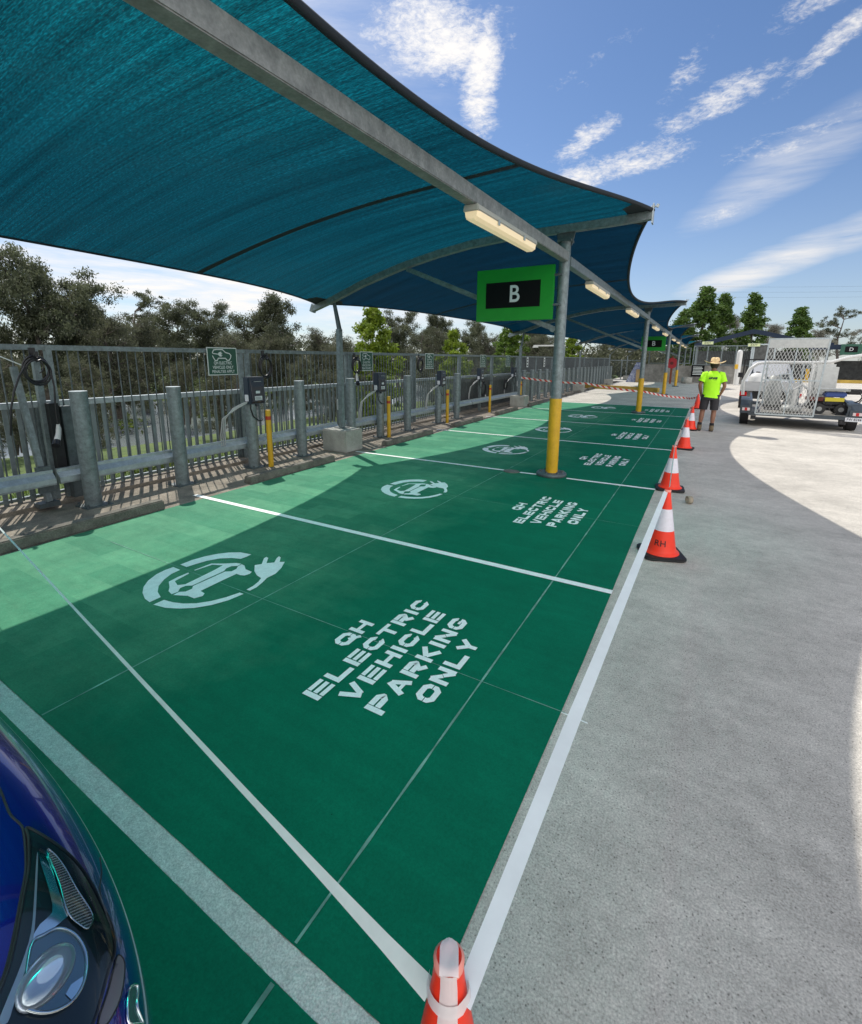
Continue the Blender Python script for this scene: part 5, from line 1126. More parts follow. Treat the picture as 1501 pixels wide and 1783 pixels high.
# hat
ht = MB(); pr = [(.0, .135), (.05, .137), (.085, .125), (.097, .095), (.103, .02), (.108, .004), (.15, .0), (.205, .006), (.240, .022), (.243, .018), (.21, -.004), (.15, -.010), (.105, -.006), (.09, .0)]
vs = []; n = 40
for (r_, z) in pr:
    for k in range(n):
        a = 2*math.pi*k/n; dd = .03*math.cos(2*a)*max(0, (r_-.11)/.12) if r_ > .11 else (-.02*math.exp(-((math.cos(a))/.35)**2) if z > .12 else 0)
        vs.append((.01+r_*math.cos(a)*.98, .055+r_*math.sin(a)*1.08, 1.715+z+dd))
ht.add(vs, [(i*n+k, i*n+(k+1) % n, (i+1)*n+(k+1) % n, (i+1)*n+k) for i in range(len(pr)-1) for k in range(n)], True); ht = ht.build('straw_hat', M['straw'], pw)
mb = MB(); mb.lathe([(.106, .012), (.1055, .045), (.103, .046)], (.01, .055, 1.715), 32); mb.build('hat_band', mat('hat_band', (.22, .13, .07), .8), ht)

# ------------------------------------------------------------------ trailer with its load, ute
tr = empty('box_trailer', (2.62, 15.7, 0), 'dark grey flat trailer with upright mesh ramp parked right of the walking man', 'trailer', None, R(-3))
X0, X1 = -1.28, 1.30
MB().box(X0+.28, X1-.28, .02, 2.9, .36, .40).build('floor', M['ply'], tr); 
f = MB(); f.box(X0+.2, X1-.2, -.04, .02, .31, .41); f.box(X0+.22, X0+.28, .02, 2.9, .30, .46); f.box(X1-.28, X1-.22, .02, 2.9, .30, .46); f.box(X0+.2, X1-.2, 2.9, 2.96, .30, .46); f.build('chassis', M['trailer'], tr, bevel=.006)
MB().bar((-.3, 2.9, .36), (0, 4.2, .40), .06, .08).bar((.3, 2.9, .36), (0, 4.2, .40), .06, .08).build('drawbar', M['trailer'], tr)
for s_, xa, xb in ((-1, X0, X0+.24), (1, X1-.24, X1)):
    wl = MB(); wl.cyl((xa+.03, .62, .31), (xb-.01, .62, .31), .31, n=32); wl.cyl((xa+.04, .62, .31), (xb-.02, .62, .31), .315, n=32); wl = wl.build('wheel', M['rubber'], tr)
    MB().cyl((xa+.015 if s_ < 0 else xb-.03, .62, .31), (xa+.03 if s_ < 0 else xb-.015+.02, .62, .31), .17, n=20).build('rim', M['machine_grey'], wl)
    w2 = MB(); w2.cyl((xa+.03, 1.42, .31), (xb-.01, 1.42, .31), .31, n=32); w2 = w2.build('wheel', M['rubber'], tr); MB().cyl((xa+.015 if s_ < 0 else xb-.03, 1.42, .31), (xa+.03 if s_ < 0 else xb+.005, 1.42, .31), .17, n=20).build('rim', M['machine_grey'], w2)
    mg = MB(); prf = [(.0, .42), (.0, .50), (.22, .71), (1.85, .71), (2.02, .50), (2.02, .44), (1.96, .44), (1.82, .655), (.26, .655), (.06, .44)]
    vs = [(xx, a, z) for xx in (xa, xb+.02) for a, z in prf]; nn_ = len(prf); mg.add(vs, [(i, (i+1) % nn_, nn_+(i+1) % nn_, nn_+i) for i in range(nn_)])
    mg.add([(xx, a, z) for xx in ((xb+.02,) if s_ < 0 else (xa,)) for a, z in ((.0, .42), (.0, .50), (.22, .71), (1.85, .71), (2.02, .5), (2.02, .42))], [(0, 1, 2, 3, 4, 5)])
    mg.build('mudguard', M['trailer'], tr)
    xt = (xa+xb)/2; MB().box(xa-.002, xb+.03, -.03, .0, .36, .56).build('light_plate', M['trailer'], tr)
    tl = MB(); tl.box(xt-.09+.02, xt+.09+.02, -.055, -.031, .43, .51); tl = tl.build('tail_light', M['clear_lens'], tr, bevel=.004); MB().box(xt-.03+.02, xt+.03+.02, -.058, -.0555, .432, .508).build('red_lens', M['red_lens'], tl)
np_ = MB(); np_.box(X1-.32, X1+.02, -.062, -.056, .285, .385); np_ = np_.build('number_plate', M['label'], tr); text_mesh('FW 8244', .085, lambda u, v: (X1-.15+u, -.065, .335+v), 'plate_lettering', M['ink'], np_, xs=.85, bold=.001)
for s_ in (-1, 1): MB().box(s_*.95-.06, s_*.95+.06, -.02, .05, .20, .30).build('hinge_bracket', M['machine'], tr)
rs = MB(); rs.bar((X1-.26, .05, .42), (X1-.26, .05, .66), .05).bar((X1-.26, 1.2, .42), (X1-.26, 1.2, .80), .05).bar((X1-.26, .05, .66), (X1-.26, 2.9, .95), .05).bar((X0+.25, .05, .42), (X0+.25, .05, .66), .05).bar((X0+.25, .05, .66), (X0+.25, 2.9, .75), .05).build('side_rail', M['trailer'], tr)
# ramp: galvanised frame with diamond mesh, leaning slightly
rp = empty('mesh_ramp', (-.92, -.06, .36)); rp.parent = tr; RW, RH = 1.25, 1.98
def rl(u, v, d=0): return (u+.035*v*1.2, d-.03*v, v)
fr = MB(); 
for (a, c, w_) in (((0, 0), (0, RH), .035), ((RW, 0), (RW, RH), .035), ((0, 0), (RW, 0), .035), ((0, RH), (RW, RH), .035), ((0, .92), (RW, .92), .028), ((RW*.5, 0), (RW*.5, RH-.23), .024)):
    fr.bar(rl(*a), rl(*c), w_, w_, (0, 1, 0))
fr.build('frame', M['galv_light'], rp)
tp = MB(); tp.add([rl(.0, RH-.23, -.012), rl(RW, RH-.23, -.012), rl(RW, RH, -.012), rl(.0, RH, -.012), rl(.0, RH-.23, .012), rl(RW, RH-.23, .012), rl(RW, RH, .012), rl(.0, RH, .012)], [(0, 1, 2, 3), (7, 6, 5, 4), (0, 4, 5, 1), (1, 5, 6, 2), (2, 6, 7, 3), (3, 7, 4, 0)]); tp.build('ramp_lip', M['alu'], rp)
dm = MB(); px_ = .076; slope = 2.1
for sgn in (1, -1):
    k = -40
    while k < 60:
        u0 = k*px_; pts = []
        ua, va, ub, vb = u0, 0, u0+sgn*(RH-.23)/slope, RH-.23
        # clip to frame width
        def clip(ua, va, ub, vb):
            t0, t1 = 0, 1
            for p, q in ((-(ub-ua), ua-0), (ub-ua, RW-ua)):
                if p == 0: continue
                r_ = q/p
                if p < 0: t0 = max(t0, r_)
                else: t1 = min(t1, r_)
            return None if t0 >= t1 else (t0, t1)
        c = clip(ua, va, ub, vb)
        if c:
            t0, t1 = c; dm.bar(rl(ua+(ub-ua)*t0, va+(vb-va)*t0), rl(ua+(ub-ua)*t1, va+(vb-va)*t1), .011, .006, (0, 1, 0))
        k += 1
dm.build('diamond_mesh', M['alu'], rp)
# load on the trailer
def on(x, y, z=.404): v = Vector((x, y, 0)); v.rotate(Matrix.Rotation(R(-3), 3, 'Z')); return (2.62+v.x, 15.7+v.y, z)
t = empty('line_marking_machine', on(.72, .75), 'blue engined line marking machine on the right side of the trailer', 'machine')
MB().bar((-.32, -.22, .18), (.38, -.22, .18), .05).bar((-.32, .22, .18), (.38, .22, .18), .05).bar((-.3, -.22, .18), (-.3, .22, .18), .05).bar((.36, -.22, .18), (.36, .22, .18), .05).build('frame', M['machine'], t)
MB().box(-.12, .26, -.16, .16, .24, .40).build('engine', M['machine'], t, bevel=.02); MB().box(-.16, .30, -.18, .18, .44, .58).build('cowl', M['engine_blue'], t, bevel=.03); MB().box(-.14, .26, -.184, -.181, .33, .43).build('yellow_label', M['engine_yellow'], t)
MB().box(-.34, .34, -.26, .26, .60, .66).build('tray', M['machine_grey'], t, bevel=.01); MB().box(.30, .62, -.12, .10, .52, .66).build('air_cleaner', M['machine'], t, bevel=.03)
for x, y in ((.20, -.28), (.20, .28), (-.25, -.26)):
    w_ = MB(); w_.cyl((x, y-.05, .13), (x, y+.05, .13), .135, n=22); w_ = w_.build('wheel', M['rubber'], t); MB().cyl((x, y-.055, .13), (x, y+.055, .13), .06, n=14).build('hub', M['machine_grey'], w_)
MB().tube([(.30, -.2, .66), (.52, -.22, .62), (.62, -.2, .42), (.55, -.2, .30)], .012, 6).build('hose', M['cable'], t); MB().tube([(.34, 0, .2), (.6, 0, .36), (.66, 0, .50)], .018, 6).build('handle', M['machine'], t)
t = empty('floor_grinder', on(-.10, .62), 'pale floor grinding machine behind the mesh ramp on the trailer', 'machine')
MB().lathe([(0, .02), (.24, .02), (.25, .08), (.22, .16), (.12, .20), (0, .2)], n=28).build('grinding_head', M['machine_grey'], t); MB().cyl((0, 0, .2), (0, 0, .62), .11, n=20).build('motor', M['alu'], t)
MB().tube([(-.05, .05, .3), (-.28, .2, .75), (-.34, .2, 1.0)], .02, 8).tube([(.05, .05, .3), (-.08, .25, .75), (-.12, .25, 1.02)], .02, 8).tube([(-.36, .2, 1.0), (-.10, .26, 1.03)], .02, 8).build('handle', M['galv_light'], t)
MB().tube([(.0, -.05, .60), (.15, -.1, .75), (.32, 0, .62), (.36, .1, .3), (.2, .2, .12), (-.1, .2, .1)], .035, 10).build('hose', M['conduit'], t)
for s_ in (-.2, .2): MB().cyl((s_-.03, .24, .11), (s_+.03, .24, .11), .11, n=18).build('wheel', M['rubber'], t)
t = empty('dust_extractor', on(-.52, 1.2), 'upright grey dust extractor at the left of the trailer load', 'machine')
MB().lathe([(0, .1), (.19, .1), (.20, .14), (.20, .62), (.15, .72), (.15, .95), (0, .98)], n=24).build('drum', M['machine_grey'], t); MB().box(-.22, .22, -.22, .22, .04, .10).build('base', M['machine'], t, bevel=.01)
MB().tube([(.2, 0, .5), (.35, -.1, .45), (.4, -.2, .2), (.25, -.3, .1)], .03, 8).build('hose', M['cable'], t)
t = empty('silver_tank', on(.62, 2.2), 'tall pale silver tank with red base at the front of the trailer', 'tank')
MB().box(-.24, .34, -.2, .3, .36, 1.30).build('tank', M['alu'], t, bevel=.08); MB().box(-.26, .36, -.22, .32, .24, .35).build('base_skirt', M['maroon'], t, bevel=.01); MB().box(-.2, .3, -.16, .26, .0, .24).build('stand', M['machine'], t)
MB().tube([(-.26, -.24, .4), (-.30, -.26, .8), (-.27, -.24, 1.2), (-.3, -.2, 1.36)], .035, 10).build('white_hose', M['white_plastic'], t)
t = empty('hoop_rack', on(-.3, 2.75), 'white tubular hoop rack arching above the trailer load', 'rack')
MB().tube([(-.95, 0, .3), (-.98, 0, .75), (-.86, 0, 1.12), (-.66, .0, 1.30), (-.4, 0, 1.34), (.6, 0, 1.34), (1.15, 0, 1.36), (1.55, .1, 1.50), (2.05, .2, 1.60)], .045, 12).build('hoop', M['white_plastic'], t)
MB().cyl((-.4, 0, 0), (-.4, 0, 1.3), .025, n=10).build('upright', M['galv_light'], t); MB().cyl((.5, 0, 0), (.5, 0, 1.3), .025, n=10).build('upright', M['galv_light'], t)
# ute towing it
ut = empty('white_ute', (2.5, 21.3, 0), 'white utility vehicle with tray parked ahead of the trailer', 'car', None, R(-3))
g = MB(); secs = [(2.0, 1.0, .70, .86), (2.25, 1.08, .74, .88), (2.75, 1.78, .60, .90), (3.6, 1.82, .60, .90), (4.1, 1.12, .74, .90), (5.1, .98, .72, .86), (5.3, .7, .70, .80)]; P_ = []
for y, zt, wt, wb in secs:
    pr = [(-wb*.95, .3), (-wb, .6), (-wb, .95 if zt > 1 else zt-.08), (-wt, zt-.05), (-wt*.8, zt), (0, zt+.015), (wt*.8, zt), (wt, zt-.05), (wb, .95 if zt > 1 else zt-.08), (wb, .6), (wb*.95, .3)]
    P_.append([(a, y, z) for a, z in pr])
g.grid(P_); g.add(P_[0], [tuple(range(11))]); g.build('cab', M['white_car'], ut)
MB().add([(-.52, 2.715, 1.70), (.52, 2.715, 1.70), (.70, 2.25, 1.10), (-.70, 2.25, 1.10)], [(0, 1, 2, 3)]).build('rear_window', M['glass'], ut)
for s_ in (-1, 1):
    MB().add([(s_*.765, 2.75, 1.15), (s_*.765, 3.75, 1.15), (s_*.635, 3.5, 1.68), (s_*.635, 2.85, 1.68)], [(0, 1, 2, 3)]).build('side_window', M['glass'], ut)
    MB().box(s_*.70, s_*.93, -.02, .0, .52, .66).build('tail_light', M['red_lens'], ut); MB().box(s_*.9, s_*1.08, 3.8, 3.86, 1.1, 1.3).build('mirror', M['machine'], ut)
    for y in (.85, 4.4):
        w_ = MB(); w_.cyl((s_*.72, y, .36), (s_*.92, y, .36), .36, n=28); w_ = w_.build('wheel', M['rubber'], ut); MB().cyl((s_*.70, y, .36), (s_*.93, y, .36), .2, n=20).build('rim', M['machine_grey'], w_)
tb = MB(); tb.box(-.93, .93, 0, 2.0, .70, .76); tb.box(-.93, -.89, 0, 2.0, .76, 1.04); tb.box(.89, .93, 0, 2.0, .76, 1.04); tb.box(-.93, .93, 0, .04, .76, 1.04); tb.build('tray', M['white_car'], ut, bevel=.006)
MB().box(-.5, .5, .2, 5.0, .40, .68).build('chassis', M['machine'], ut); MB().bar((-.9, 1.95, 1.04), (-.9, 1.95, 1.85), .05).bar((.9, 1.95, 1.04), (.9, 1.95, 1.85), .05).bar((-.9, 1.95, 1.85), (.9, 1.95, 1.85), .05).build('headboard_rack', M['machine'], ut)
t = empty('steel_drum', (2.1, 21.9, .76), 'white rounded tub standing in the tray of the ute', 'tub'); MB().lathe([(0, 0), (.26, 0), (.28, .1), (.28, .42), (.2, .55), (.08, .6), (0, .6)], n=24).build('shell', M['white_plastic'], t); MB().cyl((0, 0, .6), (0, 0, .64), .07, n=14).build('lid', M['machine'], t)

# ------------------------------------------------------------------ far end of the deck
mb = MB(); mb.box(-4.6, -2.0, 47.0, 47.25, 0, 1.55); mb.box(-1.95, 3.1, 47.0, 47.25, 0, 1.45); o = mb.build('concrete_wall', M['wall']); tag(o, 'long stained concrete wall at the far end under the mesh gates', 'wall')
def mesh_gate(x0, x1, z0, z1, y, label, n=3):
    t = empty('mesh_gate', (x0, y, 0), label, 'gate', 'mesh panels at the far end'); w = x1-x0; f = MB()
    for i in range(n+1): f.box(w*i/n-.04, w*i/n+.04, -.04, .04, z0, z1)
    for z in (z0, z1-.06): f.box(0, w, -.03, .03, z, z+.06)
    f.build('frame', M['galv'], t)
    for i in range(n):
        b_ = MB(); a = w*i/n+.05; c = w*(i+1)/n-.05; q = int((c-a)/.11)
        for j in range(q): b_.box(a+(j+.5)*(c-a)/q-.012, a+(j+.5)*(c-a)/q+.012, -.008, .008, z0+.06, z1-.06)
        b_.build('infill', M['galv_dark'], t)
mesh_gate(-4.2, -1.0, 1.6, 2.95, 46.85, 'grey mesh panel on the far wall left of the hose reel', 2); mesh_gate(-.75, 3.3, 1.5, 3.1, 46.6, 'wide grey mesh gate behind the walking man', 4)
mesh_gate(-13.5, -4.7, .1, 1.9, 47.0, 'low grey mesh fence closing the far left corner', 5)
t = empty('mesh_tower', (3.3, 46.2, 0), 'tall dark mesh frame with exit sign beside the white pole', 'frame'); f = MB()
for x in (0, .12, 1.5): f.box(x-.05, x+.05, -.05, .05, 0, 3.25)
f.box(0, 1.5, -.04, .04, 3.1, 3.2); f.box(0, 1.5, -.04, .04, 1.4, 1.46); f.build('frame', M['galv_light'], t); MB().box(.1, 1.45, .02, .05, 1.5, 3.05).build('infill', M['dkwall'], t); MB().box(-.05, 1.6, .06, .3, 0, 1.4).build('plinth', M['wall'], t)
for x, y, z, lb in ((2.95, 46.0, 2.98, 'exit sign on the tall frame beside the white pole'), (-.25, 46.4, 3.18, 'exit sign above the mesh gate left of the man')):
    t = empty('exit_sign', (x, y, z), lb, 'sign', 'exit signs'); MB().box(0, .85, 0, .06, 0, .26).build('case', M['galv'], t); MB().box(.03, .82, -.004, -.001, .02, .24).build('panel', M['exit'], t)
    text_mesh('EXIT', .22, lambda u, v: (.425+u, -.007, .125+v), 'lettering', M['dkwall'], t, bold=.004)
t = empty('white_pole', (2.45, 44.5, 0), 'thick white round topped pole with yellow tag right of the man', 'pole'); MB().lathe([(.19, 0), (.19, 2.45), (.17, 2.58), (.11, 2.68), (0, 2.72)], n=24).build('tube', M['white_plastic'], t); MB().box(-.24, -.02, -.21, -.20, 1.25, 1.6).build('yellow_tag', M['yellow'], t)
t = empty('notice_board', (-.78, 46.0, 0), 'black notice board with white writing low on the far wall', 'sign'); MB().box(0, .95, 0, .03, .55, 1.5).build('board', M['black'], t); f = MB(); [f.box(.12, .83-.06*(q % 2), -.006, -.001, .72+q*.12, .77+q*.12) for q in range(6)]; f.build('writing', M['sign_white'], t); MB().box(.1, .16, 0, .03, 0, .55).box(.8, .86, 0, .03, 0, .55).build('legs', M['galv'], t)
t = empty('concrete_block', (-1.0, 45.2, 0), 'low pale concrete block at the foot of the notice board', 'block'); MB().lathe([(0, 0), (.42, 0), (.38, .5), (0, .52)], n=8).build('block', M['block'], t)
t = empty('hose_reel', (-2.15, 43.6, 0), 'red fire hose reel on a post between the far yellow columns', 'hose reel'); MB().cyl((0, -.12, 1.65), (0, .12, 1.65), .42, n=28).build('reel', M['hose_red'], t); MB().cyl((0, -.14, 1.65), (0, .14, 1.65), .13, n=16).build('hub', mat('dark_red', (.12, .01, .01), .5), t); MB().box(-.07, .07, .02, .16, 0, 2.2).build('post', mat('rusty_red_post', (.2, .05, .02), .7), t)
t = empty('wrapped_pallet', (-5.0, 45.0, 0), 'blue and white covered bundle beside the second column at the far end', 'bundle'); MB().add([(-.7, -.2, .0), (.5, -.2, 0), (.5, .3, 0), (-.7, .3, 0), (.05, -.2, 1.7), (.45, -.2, 1.7), (.45, .3, 1.7), (.05, .3, 1.7)], [(3, 2, 1, 0), (4, 5, 6, 7), (0, 1, 5, 4), (1, 2, 6, 5), (2, 3, 7, 6), (3, 0, 4, 7)]).build('cover', M['blue_tarp'], t); MB().box(.1, .6, -.3, -.22, 0, 1.1).build('board', mat('plywood', (.4, .28, .13), .8), t)
for (x0, y0, x1, y1, lb) in ((-7.3, 33.2, -1.9, 30.4, 'worn yellow concrete kerb lying across the deck behind the hazard tape'),):
    mb = MB(); mb.bar((x0, y0, .13), (x1, y1, .13), .22, .26); tag(mb.build('yellow_kerb', M['yellow_kerb'], None, bevel=.015), lb, 'kerb')
t = empty('small_street_lamp', (-10.2, 41.0, 0), 'thin pole with white double lamp head behind the far fence', 'street lamp'); MB().cyl((0, 0, -1), (0, 0, 3.0), .05, n=10).build('pole', M['galv'], t); MB().box(-2.7, .05, -.08, .08, 2.98, 3.1).box(-2.75, -2.3, -.1, .1, 2.88, 2.98).box(-.5, -.05, -.1, .1, 2.9, 2.98).build('lamp_head', M['white_plastic'], t)

# shade structure across the aisle at the right
def far_roof(x0, x1, y, z, label, peak):
    t = empty('far_shade_roof', (x0, y, 0), label, 'shade roof', 'far shade roofs'); w = x1-x0; n = 16; G = []
    for i in range(n+1):
        u = i/n; row = []
        for j in range(9):
            v = j/8; sag = .9*(4*u*(1-u))*(1-.0); row.append((w*u, v*6, z+peak*max(0, 1-abs(u-.45)*2.2)-.12*sag*4*v*(1-v)))
        G.append(row)
    MB().grid(G).build('cloth', M['navy_sail'], t)
    vs = MB(); vs.grid([[(p[0][0], p[0][1]-.01, p[0][2]+.01), (p[0][0], p[0][1]-.01, p[0][2]-.45)] for p in G]); vs.build('valance', M['navy_sail'], t)
    for xx in (.3, w*.5, w-.3):
        c = MB(); c.cyl((xx, .5, 0), (xx, .5, z), .12, n=12); c = c.build('post', M['galv'], t); MB().cyl((xx, .5, 0), (xx, .5, 1.2), .14, n=12).build('yellow_sleeve', M['yellow'], c)
far_roof(-1.2, 11, 62, 3.75, 'dark navy shade roof peaking behind the white pole', 1.5); far_roof(8.5, 22, 58, 3.4, 'dark navy shade roof running off the right edge', .12)
t = empty('bay_letter_sign', (10.7, 57.0, 2.5), 'dim dark green letter sign under the far right shade roof', 'sign'); MB().box(0, 1.5, 0, .06, 0, .95).build('frame_panel', M['sign_green'], t); MB().box(.3, 1.2, -.004, -.001, .22, .75).build('black_panel', M['black'], t); text_mesh('D', .42, lambda u, v: (.75+u, -.008, .48+v), 'letter', M['b_white'], t)
mb = MB(); mb.box(8.5, 22, 63, 63.3, 0, 2.0); tag(mb.build('concrete_wall', M['dkwall']), 'dark wall under the far right shade roof', 'wall')
mb = MB(); mb.box(7.2, 13.5, 55.6, 55.9, 0, .28); tag(mb.build('yellow_kerb', M['yellow_kerb']), 'yellow kerb at the far right under the shade roof', 'kerb')
t = empty('site_hoarding', (9.0, 57.5, 0), 'pair of white upright panels under the far right shade roof', 'panel'); MB().box(0, .5, 0, .05, .6, 1.9).build('panel', M['white_plastic'], t); MB().box(1.0, 1.5, 0, .05, .6, 1.9).build('panel', M['white_plastic'], t); MB().box(0, 1.5, .05, .1, .3, .6).build('foot', M['galv'], t)
mb = MB(); mb.box(-1.0, 9.5, 68.5, 69, 0, 3.1); tag(mb.build('concrete_wall', M['dkwall']), 'dark wall under the peaked far shade roof', 'wall')
for j, z in enumerate((14.6, 15.6, 16.6)):
    mb = MB(); mb.tube([(-2+i*6, 118+i*2, z+.9*(i-5)**2/25*0.6) for i in range(11)], .010, 4); tag(mb.build('power_line', M['machine']), 'thin overhead power line crossing the sky at the right, %s' % ('lowest', 'middle one', 'highest')[j], 'power line', 'overhead power lines')

# ------------------------------------------------------------------ trees
def leaf_cloud(rs, clumps, n, size, squash=1.0, droop=0.0):
    """clumps: list of (centre, radius vec); returns verts, faces as numpy"""
    c = np.array([k[0] for k in clumps]); rad = np.array([k[1] for k in clumps]); wgt = rad.prod(axis=1)**.62; wgt /= wgt.sum()
    ii = rs.choice(len(clumps), n, p=wgt); d = rs.normal(size=(n, 3)); d /= np.linalg.norm(d, axis=1)[:, None]
    rr = rs.random(n)**.5*(1+.22*rs.normal(size=n)); p = c[ii]+d*rad[ii]*rr[:, None]
    a = rs.normal(size=(n, 3)); a[:, 2] -= droop; a /= np.linalg.norm(a, axis=1)[:, None]; b_ = np.cross(a, rs.normal(size=(n, 3))); b_ /= np.linalg.norm(b_, axis=1)[:, None]
    s = size*(.55+.9*rs.random(n))[:, None]; a *= s; b_ *= s*.42*squash
    v = np.stack([p-a, p+b_*.9-a*.1, p+a, p-b_*.9-a*.1], 1).reshape(-1, 3); f = np.arange(n*4).reshape(-1, 4)
    return v, f
def np_mesh(name, v, f, m_):
    me = bpy.data.meshes.new(name); nv, nf = len(v), len(f); me.vertices.add(nv); me.vertices.foreach_set('co', v.astype(np.float32).ravel())
    me.loops.add(nf*4); me.loops.foreach_set('vertex_index', f.astype(np.int32).ravel()); me.polygons.add(nf); me.polygons.foreach_set('loop_start', np.arange(0, nf*4, 4, dtype=np.int32))
    me.update(); me.validate(); me.materials.append(m_); return me
def tree_proto(seed, kind):
    """unit-ish tree of height 8; returns (trunk_mesh, crown_mesh)"""
    rn = random.Random(seed); rs = np.random.RandomState(seed); H = 8.0; tm = MB(); clumps = []
    if kind in ('gum', 'wisp', 'casu', 'silver'):
        nt_ = rn.choice((1, 2, 2)) if kind != 'casu' else 3
        for q in range(nt_):
            bx, by_ = rn.uniform(-.4, .4)*nt_/2, rn.uniform(-.4, .4)*nt_/2; pts = [(bx, by_, 0)]; x, y = bx, by_
            for k in range(1, 7): x += rn.uniform(-.22, .22); y += rn.uniform(-.22, .22); pts.append((x, y, H*.80*k/6))
            tm.tube(pts, .1, 7, radii=[.15*(1-.13*k) for k in range(7)])
            for k in range(2 if kind != 'casu' else 1, 7):
                for w_ in range(3):
                    a = rn.uniform(0, 2*math.pi); L_ = rn.uniform(.7, 1.9)*(1.1-.07*k); p = Vector(pts[k]); e = p+Vector((math.cos(a)*L_, math.sin(a)*L_, rn.uniform(.35, 1.2)))
                    mdl = p.lerp(e, .5)+Vector((rn.uniform(-.15, .15), rn.uniform(-.15, .15), -.08)); tm.tube([p, mdl, e], .04, 5, radii=[.055, .035, .015])
                    for z in range(6):
                        r_ = rn.uniform(.20, .48)*(1 if kind != 'wisp' else .7); cc = e+Vector((rn.uniform(-.6, .6), rn.uniform(-.6, .6), rn.uniform(-.55, .5))); clumps.append((tuple(cc), (r_, r_, r_*rn.uniform(.7, 1.35))))
                        tm.tube([e, cc], .01, 4, radii=[.014, .006])
        if kind in ('gum', 'silver'):
            for z in range(46):
                h2 = rn.uniform(.22, .92); q2 = 1.5*math.sin(math.pi*min(1, h2*.9+.12))**.6; a = rn.uniform(0, 6.28); q3 = q2*rn.uniform(.1, 1)
                r_ = rn.uniform(.22, .5); clumps.append(((math.cos(a)*q3, math.sin(a)*q3, H*h2), (r_, r_, r_*rn.uniform(.8, 1.5))))
        if kind == 'casu':
            for z in range(40): r_ = rn.uniform(.3, .6); clumps.append(((rn.gauss(0, .8), rn.gauss(0, .8), rn.uniform(.9, H*.9)), (r_, r_, r_)))
        n = {'gum': 36000, 'wisp': 11000, 'casu': 30000, 'silver': 20000}[kind]; v, f = leaf_cloud(rs, clumps, n, .058, droop=1.8)
        m_ = {'gum': M['leaf_gum'], 'wisp': M['leaf_gum'], 'casu': M['leaf_gum2'], 'silver': M['leaf_silver']}[kind]
    else:
        tm.tube([(0, 0, 0), (.06, .03, H*.5), (0, .05, H*.95)], .1, 8, radii=[.16, .1, .02])
        for k in range(120 if kind == 'cone' else 95):
            h_ = rn.uniform(.06, 1.0); R0 = (1-h_)**.75*1.9+.18 if kind == 'cone' else 1.75*math.sin(math.pi*min(1, h_*.86+.16))**.8+.1
            a = rn.uniform(0, 2*math.pi); q = rn.uniform(.35, 1.0); r_ = rn.uniform(.24, .50); cc = (math.cos(a)*R0*q, math.sin(a)*R0*q, H*h_*.97+rn.uniform(-.2, .2)); clumps.append((cc, (r_, r_, r_*.8)))
            if k % 3 == 0: tm.tube([(0, 0, max(.3, cc[2]-.7)), (cc[0]*.5, cc[1]*.5, cc[2]-.3), cc], .02, 4, radii=[.04, .025, .01])
        v, f = leaf_cloud(rs, clumps, 15000, .105, squash=1.35, droop=.2); m_ = {'cone': M['leaf_pine'], 'lime': M['leaf_lime'], 'green': M['leaf_green']}[kind]
    tme = bpy.data.meshes.new('trunk'); tme.from_pydata(tm.v, [], tm.f); tme.materials.append(M['bark']); [setattr(p, 'use_smooth', True) for p in tme.polygons]
    return tme, np_mesh('crown', v, f, m_)
PT = {k: [tree_proto(s, k) for s in ss] for k, ss in (('gum', (1, 2, 5)), ('casu', (11, 12, 14)), ('wisp', (21,)), ('silver', (31,)), ('cone', (41, 42)), ('lime', (51,)), ('green', (61,)))}
cnt = {}
def tree(kind, x, y, ztop, hw, zb, label, name='gum_tree', cat='tree', group=None, wide=1.0):
    cnt[kind] = cnt.get(kind, 0)+1; tme, cme = PT[kind][cnt[kind] % len(PT[kind])]
    t = empty(name, (x, y, zb), label, cat, group, random.uniform(0, 6.28)); s = (ztop-zb)/8.0; r0 = 1.9
    q_ = min(max(hw/r0, .75*s), 1.25*s); t.scale = (q_, q_, s)
    for nm, me in (('trunk', tme), ('crown', cme)):
        o = bpy.data.objects.new(nm, me); COL.objects.link(o); o.parent = t
GL = 'tall gum trees behind the fence'
